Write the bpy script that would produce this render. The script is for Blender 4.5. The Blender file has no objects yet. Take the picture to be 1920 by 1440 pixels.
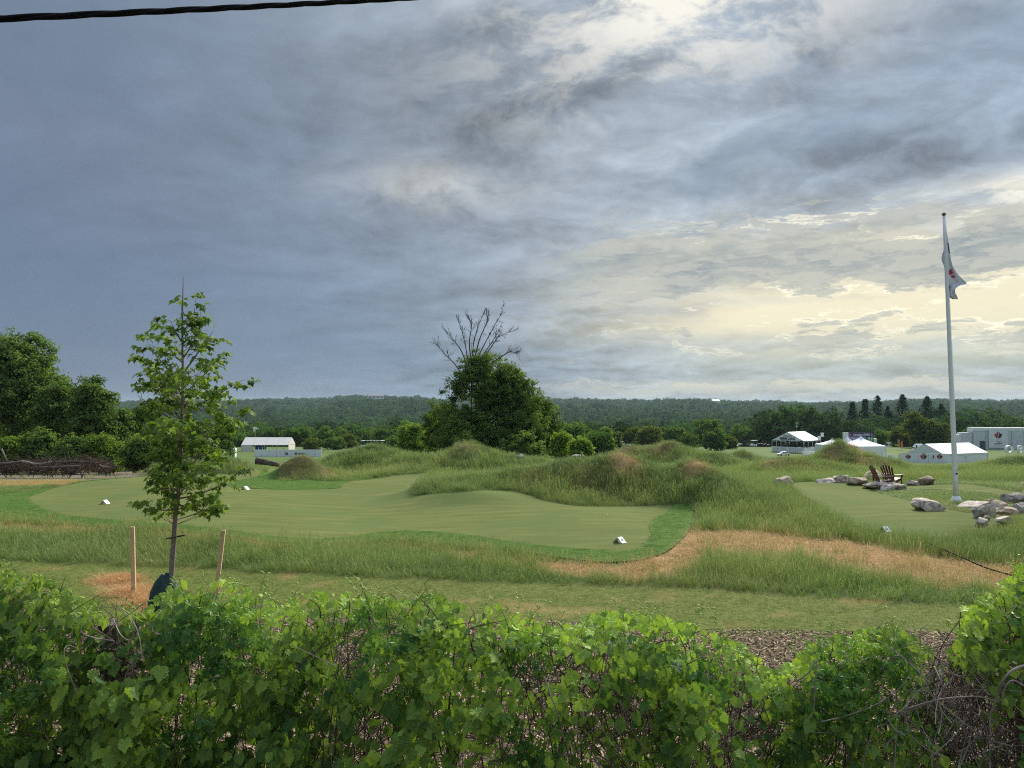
import bpy, math, random
import numpy as np
from mathutils import Vector, Matrix, noise

R = math.radians
rng = np.random.default_rng(7)
random.seed(7)
sc = bpy.context.scene
col = sc.collection

# ------------------------------------------------------------------ camera
F, HZ = 1423.0, 765.0                  # focal length and horizon row, in pixels of a 1920 x 1440 frame
PITCH = math.atan((HZ - 720) / F)
CAMZ = 3.4
cam_d = bpy.data.cameras.new('camera')
cam_d.sensor_width = 36
cam_d.lens = 36 * F / 1920
cam_d.clip_start = 0.1
cam_d.clip_end = 20000
cam = bpy.data.objects.new('camera', cam_d)
col.objects.link(cam)
cam.location = (0, 0, CAMZ)
cam.rotation_euler = (R(90) + PITCH, 0, 0)
sc.camera = cam

# ------------------------------------------------------------------ render look
sc.view_settings.view_transform = 'Standard'
sc.view_settings.look = 'None'
sc.view_settings.gamma = 1
sc.view_settings.use_curve_mapping = False
sc.view_settings.exposure = 0.5
sc.render.engine = 'CYCLES'
sc.cycles.use_denoising = False
sc.cycles.filter_width = 1.1
sc.cycles.sample_clamp_indirect = 4.0
sc.cycles.max_bounces = 6
sc.cycles.diffuse_bounces = 3
sc.cycles.glossy_bounces = 2
sc.cycles.transmission_bounces = 4
sc.cycles.transparent_max_bounces = 8
sc.cycles.volume_bounces = 1
sc.cycles.caustics_reflective = False
sc.cycles.caustics_refractive = False


# ------------------------------------------------------------------ node helper
class NT:
    def __init__(s, tree):
        s.t = tree

    def n(s, typ, **kw):
        nd = s.t.nodes.new(typ)
        for k, v in kw.items():
            setattr(nd, k, v)
        return nd

    def put(s, sock, v):
        if isinstance(v, bpy.types.NodeSocket):
            s.t.links.new(v, sock)
        elif isinstance(v, (tuple, list)) and len(v) == 3 and len(sock.default_value) == 4:
            sock.default_value = (*v, 1)
        else:
            sock.default_value = v

    def m(s, op, a, b=0.0, c=0.0, clamp=False):
        nd = s.n('ShaderNodeMath', operation=op, use_clamp=clamp)
        for i, v in enumerate((a, b, c)):
            s.put(nd.inputs[i], v)
        return nd.outputs[0]

    def add(s, *v):
        r = v[0]
        for x in v[1:]:
            r = s.m('ADD', r, x)
        return r

    def mul(s, *v):
        r = v[0]
        for x in v[1:]:
            r = s.m('MULTIPLY', r, x)
        return r

    def sub(s, a, b):
        return s.m('SUBTRACT', a, b)

    def step(s, lo, hi, v, a=0.0, b=1.0):
        nd = s.n('ShaderNodeMapRange', interpolation_type='SMOOTHSTEP')
        s.put(nd.inputs[0], v)
        nd.inputs[1].default_value, nd.inputs[2].default_value = lo, hi
        nd.inputs[3].default_value, nd.inputs[4].default_value = a, b
        return nd.outputs[0]

    def gauss(s, v, c, sg):
        d = s.m('DIVIDE', s.sub(v, c), sg)
        return s.m('EXPONENT', s.mul(d, d, -1.0))

    def mix(s, f, a, b, mode='MIX'):
        nd = s.n('ShaderNodeMix', data_type='RGBA', blend_type=mode)
        s.put(nd.inputs[0], f)
        s.put(nd.inputs[6], a)
        s.put(nd.inputs[7], b)
        return nd.outputs[2]

    def vec(s, x, y, z=0.0):
        nd = s.n('ShaderNodeCombineXYZ')
        for i, v in enumerate((x, y, z)):
            s.put(nd.inputs[i], v)
        return nd.outputs[0]

    def scale(s, v, k):
        nd = s.n('ShaderNodeVectorMath', operation='SCALE')
        s.put(nd.inputs[0], v)
        s.put(nd.inputs[3], k)
        return nd.outputs[0]

    def vadd(s, a, b):
        nd = s.n('ShaderNodeVectorMath', operation='ADD')
        s.put(nd.inputs[0], a)
        s.put(nd.inputs[1], b)
        return nd.outputs[0]

    def noise(s, v, scale, detail=4, rough=0.55, dist=0.0, out=0):
        nd = s.n('ShaderNodeTexNoise')
        if v is not None:
            s.put(nd.inputs['Vector'], v)
        nd.inputs['Scale'].default_value = scale
        nd.inputs['Detail'].default_value = detail
        nd.inputs['Roughness'].default_value = rough
        nd.inputs['Distortion'].default_value = dist
        return nd.outputs[out]

    def attr(s, name, typ='GEOMETRY'):
        nd = s.n('ShaderNodeAttribute', attribute_type=typ, attribute_name=name)
        return nd.outputs['Fac']


# ------------------------------------------------------------------ world: broken evening overcast
SUN_AZ, SUN_EL = R(28), R(36)
W = bpy.data.worlds.new('World')
sc.world = W
W.use_nodes = True
W.node_tree.nodes.clear()
k = NT(W.node_tree)
tc = k.n('ShaderNodeTexCoord')
sep = k.n('ShaderNodeSeparateXYZ')
k.put(sep.inputs[0], tc.outputs['Generated'])
dx, dy, dz = sep.outputs
A = k.m('ARCTAN2', dx, dy)
E = k.m('ARCSINE', dz)
SA = k.m('SINE', A)
inv = k.m('DIVIDE', 1.0, k.add(k.m('MAXIMUM', dz, 0.0), 0.20))
P = k.vec(k.mul(dx, inv), k.mul(dy, inv))
warp = k.scale(k.vadd(k.noise(P, 0.9, 4, out=1), (-0.5, -0.5, -0.5)), 0.55)
Pw = k.vadd(P, warp)
n_big = k.noise(Pw, 0.60, 5, 0.5)
n_mid = k.noise(Pw, 1.65, 10, 0.60)
n_fine = k.noise(k.vadd(Pw, (7.3, 2.1, 0)), 3.4, 11, 0.62, 0.15)
# second sample shifted towards the light: tells the lit side of a cloud from its shaded underside
n_mid2 = k.noise(k.vadd(Pw, (0.035, 0.075, 0.0)), 1.65, 10, 0.60)
lit = k.sub(n_mid, n_mid2)
# base tone: dark storm blue to the west side, paler towards the light
t = k.step(-0.62, 0.20, k.add(SA, k.mul(k.sub(E, 0.22), 0.62), k.mul(k.sub(n_big, 0.5), 0.75)))
base = k.mix(t, (0.128, 0.176, 0.258), (0.275, 0.325, 0.378))
base = k.mix(k.mul(k.step(0.12, 0.55, SA), k.step(0.10, 0.36, E), 0.8), base, (0.240, 0.312, 0.405))
base = k.mix(k.mul(k.gauss(E, 0.0, 0.17), k.gauss(A, -0.14, 0.30), 0.75), base, (0.155, 0.228, 0.320))
# violet and grey drifts in the storm mass
base = k.mix(k.mul(k.step(0.40, 0.62, n_big), k.step(0.25, -0.25, SA), 0.30), base, (0.165, 0.185, 0.262))
side = k.step(-0.60, 0.20, SA)
amp = k.mul(k.add(0.12, k.mul(side, 0.84)), k.m('MAXIMUM', side, k.step(0.04, 0.26, E, 0.25, 1.0)))
rel = k.add(1.0, k.mul(k.sub(k.step(0.36, 0.64, n_mid), 0.5), amp, -0.42), k.mul(lit, amp, 4.2), k.mul(k.sub(n_fine, 0.5), amp, 1.0))
patch = k.mul(k.gauss(A, -0.10, 0.16), k.gauss(E, 0.365, 0.075), k.step(0.30, 0.52, n_mid), 0.34)
rel = k.sub(rel, patch)
rel = k.m('MINIMUM', k.m('MAXIMUM', rel, 0.50), 1.55)
base = k.mix(1.0, base, k.vec(rel, rel, rel), 'MULTIPLY')
# dark blue lane running up to the right
lane = k.gauss(k.sub(E, k.add(0.275, k.mul(k.sub(A, 0.22), 0.34))), 0.0, 0.035)
base = k.mix(k.mul(lane, k.step(0.16, 0.30, A), k.step(0.62, 0.38, n_fine), 0.65), base, (0.215, 0.305, 0.415))
# thin bright openings high up
dap = k.noise(k.vadd(Pw, (1.7, 9.2, 0)), 5.2, 10, 0.66, 0.2)
op = k.add(k.mul(n_fine, 0.42), k.mul(dap, 0.62), k.mul(n_mid, -0.18), 0.06)
diag = k.add(E, k.mul(k.sub(A, 0.2), -0.22))
brk = k.mul(k.gauss(A, 0.28, 0.24), k.gauss(diag, 0.520, 0.115), k.step(0.435, 0.565, op), 1.30)
brk = k.add(brk, k.mul(k.gauss(A, 0.66, 0.115), k.gauss(E, 0.235, 0.018), k.step(0.38, 0.50, n_fine), 1.5))
brk = k.add(brk, k.mul(k.gauss(A, -0.10, 0.11), k.gauss(E, 0.283, 0.030), k.step(0.33, 0.60, n_fine), 0.42))
base = k.mix(k.m('MINIMUM', brk, 0.95), base, (0.80, 0.77, 0.69))
# low glow
Ps = k.vec(k.mul(A, 5.5), k.mul(E, 21.0), 1.3)
Pq = k.vadd(Ps, k.scale(k.vadd(k.noise(Ps, 1.2, 6, 0.6, out=1), (-0.5, -0.5, -0.5)), 0.75))
n_st = k.noise(Pq, 1.55, 12, 0.66)
n_wsp = k.noise(k.vadd(k.vec(k.mul(A, 2.2), k.mul(E, 30.0), 4.1), k.scale(k.noise(Ps, 2.0, 3, out=1), 0.8)), 1.3, 8, 0.6)
ga = k.m('EXPONENT', k.mul(k.m('POWER', k.m('ABSOLUTE', k.m('DIVIDE', k.sub(A, 0.50), 0.345)), 2.4), -1.0))
ge = k.add(k.gauss(E, 0.103, 0.056), k.mul(k.gauss(E, 0.185, 0.045), 0.45))
glow = k.mul(ga, ge, k.step(0.22, 0.62, n_wsp, 0.60, 1.25))
gcol = k.mix(k.step(0.04, 0.12, E), (0.50, 0.54, 0.44), (0.81, 0.735, 0.515))
base = k.mix(k.m('MINIMUM', glow, 0.90), base, gcol)
# rows of grey cumulus in front of the glow, lit along their upper rims
band = k.mul(k.step(0.0, 0.16, A), k.step(1.3, 0.95, A))
lowm = k.mul(band, k.step(0.270, 0.200, E), k.step(0.0, 0.03, E))
n_st2 = k.noise(k.vadd(Pq, (0.0, 0.20, 0.0)), 1.55, 12, 0.66)
bias = k.add(k.mul(k.gauss(E, 0.176, 0.028), 0.155), k.mul(k.gauss(E, 0.016, 0.016), 0.15), k.mul(k.gauss(E, 0.060, 0.028), -0.085), k.mul(k.gauss(E, 0.122, 0.022), -0.095), k.mul(k.gauss(E, 0.085, 0.018), k.gauss(A, 0.46, 0.16), 0.05), k.mul(k.gauss(A, 0.64, 0.08), k.gauss(E, 0.075, 0.03), 0.10))
cov = k.add(n_st, bias)
cov2 = k.add(n_st2, bias)
cum = k.mul(k.step(0.495, 0.565, cov), lowm)
shade = k.step(-0.05, 0.06, k.sub(cov, cov2))
grey = k.mix(k.step(0.53, 0.76, cov), (0.37, 0.39, 0.36), (0.195, 0.240, 0.275))
grey = k.mix(k.mul(shade, 0.55), grey, (0.56, 0.55, 0.46))
base = k.mix(k.mul(cum, 0.92), base, grey)
rim = k.mul(k.gauss(cov, 0.505, 0.022), lowm, k.step(0.04, 0.10, E), shade, k.step(0.30, 0.6, n_fine), ga, 1.3)
base = k.mix(k.m('MINIMUM', rim, 0.9), base, (0.92, 0.86, 0.66))
# pale strip right on the horizon under the light
base = k.mix(k.mul(k.gauss(E, 0.030, 0.008), k.gauss(A, 0.32, 0.22), 0.35), base, (0.62, 0.62, 0.50))
# overcast brighter towards the zenith, even behind; glow added above frame to light foreground
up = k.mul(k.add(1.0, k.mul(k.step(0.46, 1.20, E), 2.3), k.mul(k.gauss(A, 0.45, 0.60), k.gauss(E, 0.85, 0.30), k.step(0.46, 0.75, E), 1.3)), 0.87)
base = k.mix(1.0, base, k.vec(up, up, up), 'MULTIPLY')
sky = k.n('ShaderNodeTexSky', sky_type='NISHITA')
sky.sun_disc = False
sky.sun_elevation = SUN_EL
sky.sun_rotation = SUN_AZ
bg1 = k.n('ShaderNodeBackground')
k.put(bg1.inputs[0], sky.outputs[0])
bg1.inputs[1].default_value = 0.06
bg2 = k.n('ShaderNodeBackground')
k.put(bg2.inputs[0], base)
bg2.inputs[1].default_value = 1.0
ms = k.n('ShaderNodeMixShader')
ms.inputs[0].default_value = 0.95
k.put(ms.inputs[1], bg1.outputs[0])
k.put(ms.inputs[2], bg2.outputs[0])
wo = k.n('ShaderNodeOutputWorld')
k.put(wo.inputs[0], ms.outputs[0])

# ------------------------------------------------------------------ veiled sun
sd = bpy.data.lights.new('sun', 'SUN')
sd.energy = 4.6
sd.angle = R(10)
sd.color = (1.0, 0.93, 0.80)
sun = bpy.data.objects.new('sun', sd)
col.objects.link(sun)
sdir = Vector((math.sin(SUN_AZ) * math.cos(SUN_EL), math.cos(SUN_AZ) * math.cos(SUN_EL), math.sin(SUN_EL)))
sun.rotation_euler = sdir.to_track_quat('Z', 'Y').to_euler()
sun.location = (30, 40, 30)


# ------------------------------------------------------------------ geometry helpers
def ray(px, py):
    x, y = (px - 960) / F, -(py - 720) / F
    c, s = math.cos(PITCH), math.sin(PITCH)
    return np.array((x, c - y * s, s + y * c))


def at(px, py, Y):
    d = ray(px, py)
    p = d * (Y / d[1])
    p[2] += CAMZ
    return p


def new_mesh(name, V, F_, mats=(), smooth=False, attrs=None, mat_idx=None):
    me = bpy.data.meshes.new(name)
    V = np.asarray(V, dtype=np.float32).reshape(-1, 3)
    Fs = F_ if isinstance(F_, list) else [F_]
    Fs = [np.asarray(f, dtype=np.int32) for f in Fs if len(f)]
    me.vertices.add(len(V))
    me.vertices.foreach_set('co', V.ravel())
    li = np.concatenate([f.ravel() for f in Fs]) if Fs else np.zeros(0, np.int32)
    tot = np.concatenate([np.full(len(f), f.shape[1], np.int32) for f in Fs]) if Fs else np.zeros(0, np.int32)
    if len(li):
        me.loops.add(len(li))
        me.loops.foreach_set('vertex_index', li)
        me.polygons.add(len(tot))
        st = np.zeros(len(tot), np.int32)
        st[1:] = np.cumsum(tot)[:-1]
        me.polygons.foreach_set('loop_start', st)
        me.polygons.foreach_set('loop_total', tot)
        me.polygons.foreach_set('use_smooth', np.full(len(tot), smooth))
        if mat_idx is not None:
            me.polygons.foreach_set('material_index', np.asarray(mat_idx, np.int32))
    for m_ in (mats if isinstance(mats, (list, tuple)) else [mats]):
        me.materials.append(m_)
    for nm, arr in (attrs or {}).items():
        arr = np.asarray(arr, np.float32)
        if arr.ndim == 2:
            a_ = me.attributes.new(nm, 'FLOAT_VECTOR', 'POINT')
            a_.data.foreach_set('vector', arr.ravel())
        else:
            a_ = me.attributes.new(nm, 'FLOAT', 'POINT')
            a_.data.foreach_set('value', arr)
    me.update(calc_edges=True)
    return me


def obj(name, data, parent=None, loc=None):
    o = bpy.data.objects.new(name, data)
    col.objects.link(o)
    if parent is not None:
        o.parent = parent
    if loc is not None:
        o.location = loc
    return o


def tag(o, label=None, cat=None, group=None, kind=None):
    if label: o['label'] = label
    if cat: o['category'] = cat
    if group: o['group'] = group
    if kind: o['kind'] = kind
    return o


def thing(name, label, cat, loc=(0, 0, 0), rz=0, group=None):
    o = obj(name, None, None, loc)
    o.empty_display_size = 0.2
    o.rotation_euler = (0, 0, rz)
    return tag(o, label, cat, group)


def copy_tree(o, parent=None):
    c = o.copy()
    col.objects.link(c)
    c.parent = parent
    for ch in list(o.children):
        copy_tree(ch, c)
    return c


class MB:
    """collects boxes, bars and tubes into one mesh"""
    def __init__(s):
        s.V, s.T, s.Q, s.n = [], [], [], 0

    def raw(s, V, T=(), Q=()):
        V = np.asarray(V, float).reshape(-1, 3)
        s.V.append(V)
        if len(T): s.T.append(np.asarray(T) + s.n)
        if len(Q): s.Q.append(np.asarray(Q) + s.n)
        s.n += len(V)
        return s

    def box(s, c, size, M=None):
        hx, hy, hz = [v / 2 for v in size]
        V = np.array([(x, y, z) for x in (-hx, hx) for y in (-hy, hy) for z in (-hz, hz)])
        if M is not None:
            V = V @ np.array(M)[:3, :3].T
        V = V + np.array(c)
        return s.raw(V, Q=[(0, 1, 3, 2), (4, 6, 7, 5), (0, 4, 5, 1), (2, 3, 7, 6), (0, 2, 6, 4), (1, 5, 7, 3)])

    def tube(s, pts, rad, sides=6, cap=True):
        pts = np.asarray(pts, float)
        n = len(pts)
        rad = np.broadcast_to(np.asarray(rad, float), (n,))
        tg = np.gradient(pts, axis=0)
        tg /= np.linalg.norm(tg, axis=1)[:, None] + 1e-9
        ref = np.array((0.3, 0.2, 1.0)) if abs(tg[0][2]) < 0.8 else np.array((1.0, 0.2, 0.1))
        a = np.cross(tg, ref)
        a /= np.linalg.norm(a, axis=1)[:, None] + 1e-9
        b = np.cross(tg, a)
        th = np.arange(sides) * 2 * math.pi / sides
        V = pts[:, None, :] + rad[:, None, None] * (np.cos(th)[None, :, None] * a[:, None, :] + np.sin(th)[None, :, None] * b[:, None, :])
        i = np.arange(n - 1)[:, None] * sides
        j = np.arange(sides)[None, :]
        j2 = (j + 1) % sides
        Q = np.stack([i + j, i + j2, i + sides + j2, i + sides + j], -1).reshape(-1, 4)
        T = []
        if cap:
            for f in range(1, sides - 1):
                T.append((0, f + 1, f))
                T.append(((n - 1) * sides, (n - 1) * sides + f, (n - 1) * sides + f + 1))
        return s.raw(V.reshape(-1, 3), T, Q)

    def lathe(s, prof, c=(0, 0, 0), sides=16):
        th = np.arange(sides) * 2 * math.pi / sides
        V = np.array([[(r * math.cos(a), r * math.sin(a), z) for a in th] for r, z in prof]).reshape(-1, 3) + np.array(c)
        Q = [(i * sides + j, i * sides + (j + 1) % sides, (i + 1) * sides + (j + 1) % sides, (i + 1) * sides + j)
             for i in range(len(prof) - 1) for j in range(sides)]
        return s.raw(V, Q=Q)

    def mesh(s, name, mat, smooth=False, attrs=None):
        V = np.concatenate(s.V)
        Fs = []
        if s.T: Fs.append(np.concatenate(s.T))
        if s.Q: Fs.append(np.concatenate(s.Q))
        return new_mesh(name, V, Fs, mat, smooth, attrs)

    def build(s, name, mat, parent=None, smooth=False):
        return obj(name, s.mesh(name, mat, smooth), parent)


def bez(a, b, c, n=10):
    t_ = np.linspace(0, 1, n)[:, None]
    a, b, c = map(np.asarray, (a, b, c))
    return a * (1 - t_) ** 2 + 2 * b * t_ * (1 - t_) + c * t_ ** 2


def crom(P_, n=6, closed=True):
    P_ = np.asarray(P_, float)
    N = len(P_)
    out = []
    for i in range(N if closed else N - 1):
        p0, p1, p2, p3 = [P_[(i + d) % N] if closed else P_[min(max(i + d, 0), N - 1)] for d in (-1, 0, 1, 2)]
        for t_ in np.arange(n) / n:
            out.append(0.5 * (2 * p1 + (p2 - p0) * t_ + (2 * p0 - 5 * p1 + 4 * p2 - p3) * t_ ** 2 + (3 * p1 - p0 - 3 * p2 + p3) * t_ ** 3))
    if not closed:
        out.append(P_[-1])
    return np.array(out)


def vnoise(x, y, seed=0):
    """2-D value noise in 0..1"""
    x = np.asarray(x, float); y = np.asarray(y, float)
    xi, yi = np.floor(x).astype(np.int64), np.floor(y).astype(np.int64)
    fx, fy = x - xi, y - yi
    fx, fy = fx * fx * (3 - 2 * fx), fy * fy * (3 - 2 * fy)

    def h(a, b):
        v = (a * 374761393 + b * 668265263 + seed * 1442695041) & 0xFFFFFFFF
        v = ((v ^ (v >> 13)) * 1274126177) & 0xFFFFFFFF
        return ((v ^ (v >> 16)) & 0xFFFF) / 65535.0
    return (h(xi, yi) * (1 - fx) + h(xi + 1, yi) * fx) * (1 - fy) + (h(xi, yi + 1) * (1 - fx) + h(xi + 1, yi + 1) * fx) * fy


def fbm(x, y, seed=0, oct=4):
    v, a, tot = 0, 1.0, 0
    for i in range(oct):
        v = v + a * vnoise(np.asarray(x) * 2 ** i, np.asarray(y) * 2 ** i, seed + i * 17)
        tot += a
        a *= 0.5
    return v / tot


def sstep(a, b, x):
    t_ = np.clip((np.asarray(x, float) - a) / (b - a), 0, 1)
    return t_ * t_ * (3 - 2 * t_)


# ------------------------------------------------------------------ materials
def mat(name, color=(0.5, 0.5, 0.5), rough=0.7, spec=0.3, metal=0.0, var=0.0, vscale=8.0, bump=0.0, bscale=40.0, color2=None, detail=5):
    m_ = bpy.data.materials.new(name)
    m_.use_nodes = True
    q = NT(m_.node_tree)
    p = m_.node_tree.nodes['Principled BSDF']
    p.inputs['Roughness'].default_value = rough
    p.inputs['Specular IOR Level'].default_value = spec
    p.inputs['Metallic'].default_value = metal
    tco = q.n('ShaderNodeTexCoord').outputs['Object']
    if var or color2:
        c2 = color2 or tuple(max(0, c * (1 - var)) for c in color)
        f = q.step(0.3, 0.7, q.noise(tco, vscale, detail, 0.6))
        q.put(p.inputs['Base Color'], q.mix(f, color, c2))
    else:
        q.put(p.inputs['Base Color'], color)
    if bump:
        b = q.n('ShaderNodeBump')
        b.inputs['Strength'].default_value = bump
        b.inputs['Distance'].default_value = 0.02
        q.put(b.inputs['Height'], q.noise(tco, bscale, 6, 0.65))
        q.put(p.inputs['Normal'], b.outputs[0])
    return m_


def leaf_mat(name, dark, light, trans=0.35, rough=0.5, spec=0.3, hue_attr=True, objvar=0.25):
    m_ = bpy.data.materials.new(name)
    m_.use_nodes = True
    q = NT(m_.node_tree)
    p = m_.node_tree.nodes['Principled BSDF']
    out = m_.node_tree.nodes['Material Output']
    f = q.attr('tint')
    oi = q.n('ShaderNodeObjectInfo')
    c = q.mix(f, dark, light)
    v = q.add(1 - objvar / 2, q.mul(oi.outputs['Random'], objvar))
    c = q.mix(1.0, c, q.vec(v, v, v), 'MULTIPLY')
    q.put(p.inputs['Base Color'], c)
    p.inputs['Roughness'].default_value = rough
    p.inputs['Specular IOR Level'].default_value = spec
    tr = q.n('ShaderNodeBsdfTranslucent')
    q.put(tr.inputs[0], q.mix(1.0, c, (1.25, 1.3, 0.6), 'MULTIPLY'))
    mx = q.n('ShaderNodeMixShader')
    mx.inputs[0].default_value = trans
    q.put(mx.inputs[1], p.outputs[0])
    q.put(mx.inputs[2], tr.outputs[0])
    q.put(out.inputs[0], mx.outputs[0])
    return m_


M = {}
M['white_paint'] = mat('white_paint', (0.78, 0.79, 0.80), 0.35, 0.5, var=0.05)
M['tent_fabric'] = mat('tent_fabric', (0.78, 0.80, 0.83), 0.6, 0.3, var=0.08, vscale=1.5)
M['cream_fabric'] = mat('cream_fabric', (0.74, 0.68, 0.62), 0.6, 0.3, var=0.1, vscale=1.0)
M['scrim'] = mat('scrim', (0.66, 0.68, 0.71), 0.8, 0.2, var=0.15, vscale=1.2)
M['dark_mesh'] = mat('dark_mesh', (0.10, 0.125, 0.13), 0.8, 0.2, var=0.2)
M['metal'] = mat('metal', (0.55, 0.56, 0.58), 0.4, 0.5, 0.6)
M['black'] = mat('black', (0.012, 0.012, 0.014), 0.5, 0.4)
M['rubber'] = mat('rubber', (0.008, 0.009, 0.008), 0.8, 0.08, var=0.4, vscale=60, bump=0.4, bscale=200)
M['red'] = mat('red', (0.45, 0.03, 0.04), 0.6)
M['ink_dark'] = mat('ink_dark', (0.03, 0.03, 0.04), 0.6)
M['purple'] = mat('purple', (0.075, 0.03, 0.17), 0.5)
M['lavender'] = mat('lavender', (0.45, 0.33, 0.56), 0.5)
M['sign_green'] = mat('sign_green', (0.015, 0.20, 0.10), 0.5)
M['blue'] = mat('blue', (0.02, 0.09, 0.38), 0.6)
M['orange'] = mat('orange', (0.55, 0.17, 0.06), 0.6)
M['glass'] = mat('glass', (0.03, 0.035, 0.04), 0.1, 0.6)
M['flag_cloth'] = mat('flag_cloth', (0.66, 0.67, 0.72), 0.8, 0.2, var=0.08, vscale=3)
M['grey_cap'] = mat('grey_cap', (0.16, 0.17, 0.15), 0.35, 0.5, 0.6)
M['lumber'] = mat('lumber', (0.70, 0.52, 0.32), 0.75, 0.2, color2=(0.56, 0.40, 0.23), vscale=14, bump=0.3)
M['bark'] = mat('bark', (0.17, 0.145, 0.12), 0.9, 0.1, color2=(0.09, 0.075, 0.06), vscale=16, bump=0.6)
M['young_bark'] = mat('young_bark', (0.27, 0.24, 0.21), 0.9, 0.1, color2=(0.17, 0.145, 0.125), vscale=20, bump=0.4)
M['dead_bark'] = mat('dead_bark', (0.10, 0.09, 0.085), 0.9, 0.1, color2=(0.055, 0.05, 0.046), vscale=5)
M['twig'] = mat('twig', (0.145, 0.105, 0.075), 0.9, 0.1, color2=(0.055, 0.039, 0.030), vscale=9)
M['pale_twig'] = mat('pale_twig', (0.34, 0.29, 0.26), 0.85, 0.1, color2=(0.20, 0.165, 0.145), vscale=12)
M['log'] = mat('log', (0.16, 0.125, 0.105), 0.9, 0.1, color2=(0.07, 0.055, 0.05), vscale=3, bump=0.7, bscale=12)
M['chair_wood'] = mat('chair_wood', (0.170, 0.072, 0.060), 0.55, 0.35, color2=(0.110, 0.045, 0.040), vscale=11, bump=0.2)
M['straw'] = mat('straw', (0.50, 0.32, 0.15), 0.9, 0.1, color2=(0.34, 0.20, 0.09), vscale=10)
M['bag'] = mat('bag', (0.010, 0.036, 0.032), 0.5, 0.3, color2=(0.018, 0.052, 0.044), vscale=6, bump=0.4, bscale=14)
M['roof_grey'] = mat('roof_grey', (0.16, 0.16, 0.17), 0.8, var=0.2)

M['leaf_maple'] = leaf_mat('leaf_maple', (0.055, 0.115, 0.022), (0.240, 0.345, 0.058), 0.42, 0.6, 0.15)
M['leaf_left'] = leaf_mat('leaf_left', (0.058, 0.113, 0.034), (0.224, 0.312, 0.081), 0.38, 0.7, 0.1)
M['leaf_center'] = leaf_mat('leaf_center', (0.063, 0.113, 0.031), (0.197, 0.284, 0.064), 0.38, 0.7, 0.1)
M['leaf_bright'] = leaf_mat('leaf_bright', (0.109, 0.194, 0.034), (0.281, 0.38, 0.069), 0.38, 0.7, 0.1)
M['leaf_mid'] = leaf_mat('leaf_mid', (0.061, 0.123, 0.031), (0.162, 0.253, 0.061), 0.35, 0.8, 0.06)
M['leaf_olive'] = leaf_mat('leaf_olive', (0.077, 0.106, 0.026), (0.161, 0.194, 0.053), 0.35, 0.8, 0.06)
M['needle'] = leaf_mat('needle', (0.020, 0.048, 0.022), (0.056, 0.098, 0.040), 0.12, 0.95, 0.0)
M['leaf_grape'] = leaf_mat('leaf_grape', (0.055, 0.124, 0.034), (0.385, 0.530, 0.082), 0.34, 0.60, 0.18, objvar=0.35)
M['leaf_creeper'] = leaf_mat('leaf_creeper', (0.036, 0.102, 0.028), (0.330, 0.500, 0.060), 0.27, 0.55, 0.2, objvar=0.35)


def stone_mat(name, c1, c2, c3):
    m_ = bpy.data.materials.new(name)
    m_.use_nodes = True
    q = NT(m_.node_tree)
    p = m_.node_tree.nodes['Principled BSDF']
    tco = q.n('ShaderNodeTexCoord').outputs['Object']
    a = q.step(0.38, 0.60, q.noise(tco, 2.6, 8, 0.70))
    b = q.step(0.47, 0.60, q.noise(tco, 6.0, 8, 0.7, 0.6))
    c = q.mix(b, q.mix(a, c1, c2), c3)
    q.put(p.inputs['Base Color'], c)
    p.inputs['Roughness'].default_value = 0.9
    p.inputs['Specular IOR Level'].default_value = 0.15
    bp = q.n('ShaderNodeBump')
    bp.inputs['Strength'].default_value = 0.8
    bp.inputs['Distance'].default_value = 0.04
    q.put(bp.inputs['Height'], q.noise(tco, 9, 8, 0.7))
    q.put(p.inputs['Normal'], bp.outputs[0])
    return m_


M['stone_pale'] = stone_mat('stone_pale', (0.60, 0.515, 0.43), (0.46, 0.385, 0.32), (0.25, 0.215, 0.18))
M['stone_warm'] = stone_mat('stone_warm', (0.55, 0.44, 0.33), (0.42, 0.32, 0.24), (0.25, 0.19, 0.15))
M['stone_grey'] = stone_mat('stone_grey', (0.42, 0.37, 0.33), (0.32, 0.275, 0.24), (0.16, 0.14, 0.125))


# ------------------------------------------------------------------ terrain height
_by = [-80, 30, 36, 46, 60, 80, 110, 150, 200, 250, 300, 400, 500, 800, 1200, 1800, 2300, 2700, 4000, 6000]
_bz = [0, 0, -0.08, -0.75, -1.6, -2.9, -4.3, -5.4, -6.8, -10, -15, -19.5, -22, -23, -16, -4, 7, 8, 0, 0]
_gy = np.linspace(-80, 6000, 12161)
_gz = np.interp(_gy, _by, _bz)


def base_h(x, y):
    x = np.asarray(x, float); y = np.asarray(y, float)
    z = np.interp(y, _gy, _gz)
    z = z - 1.0 * sstep(32, 60, x) * sstep(100, 122, y) * sstep(165, 140, y)
    far = sstep(500, 1500, y)
    r = x / np.maximum(y, 1)
    z = z + far * (fbm(x / 420.0 + 9, y / 520.0, 3, 4) - 0.5) * 40
    z = z + far * (fbm(x / 130.0 + 31, y / 260.0, 7, 3) - 0.5) * 14
    z = z + sstep(900, 1750, y) * sstep(2500, 1900, y) * 19 * np.exp(-((r + 0.165) / 0.075) ** 4)
    z = z + sstep(900, 1900, y) * 9 * np.exp(-((r + 0.32) / 0.12) ** 2)
    return z


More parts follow.
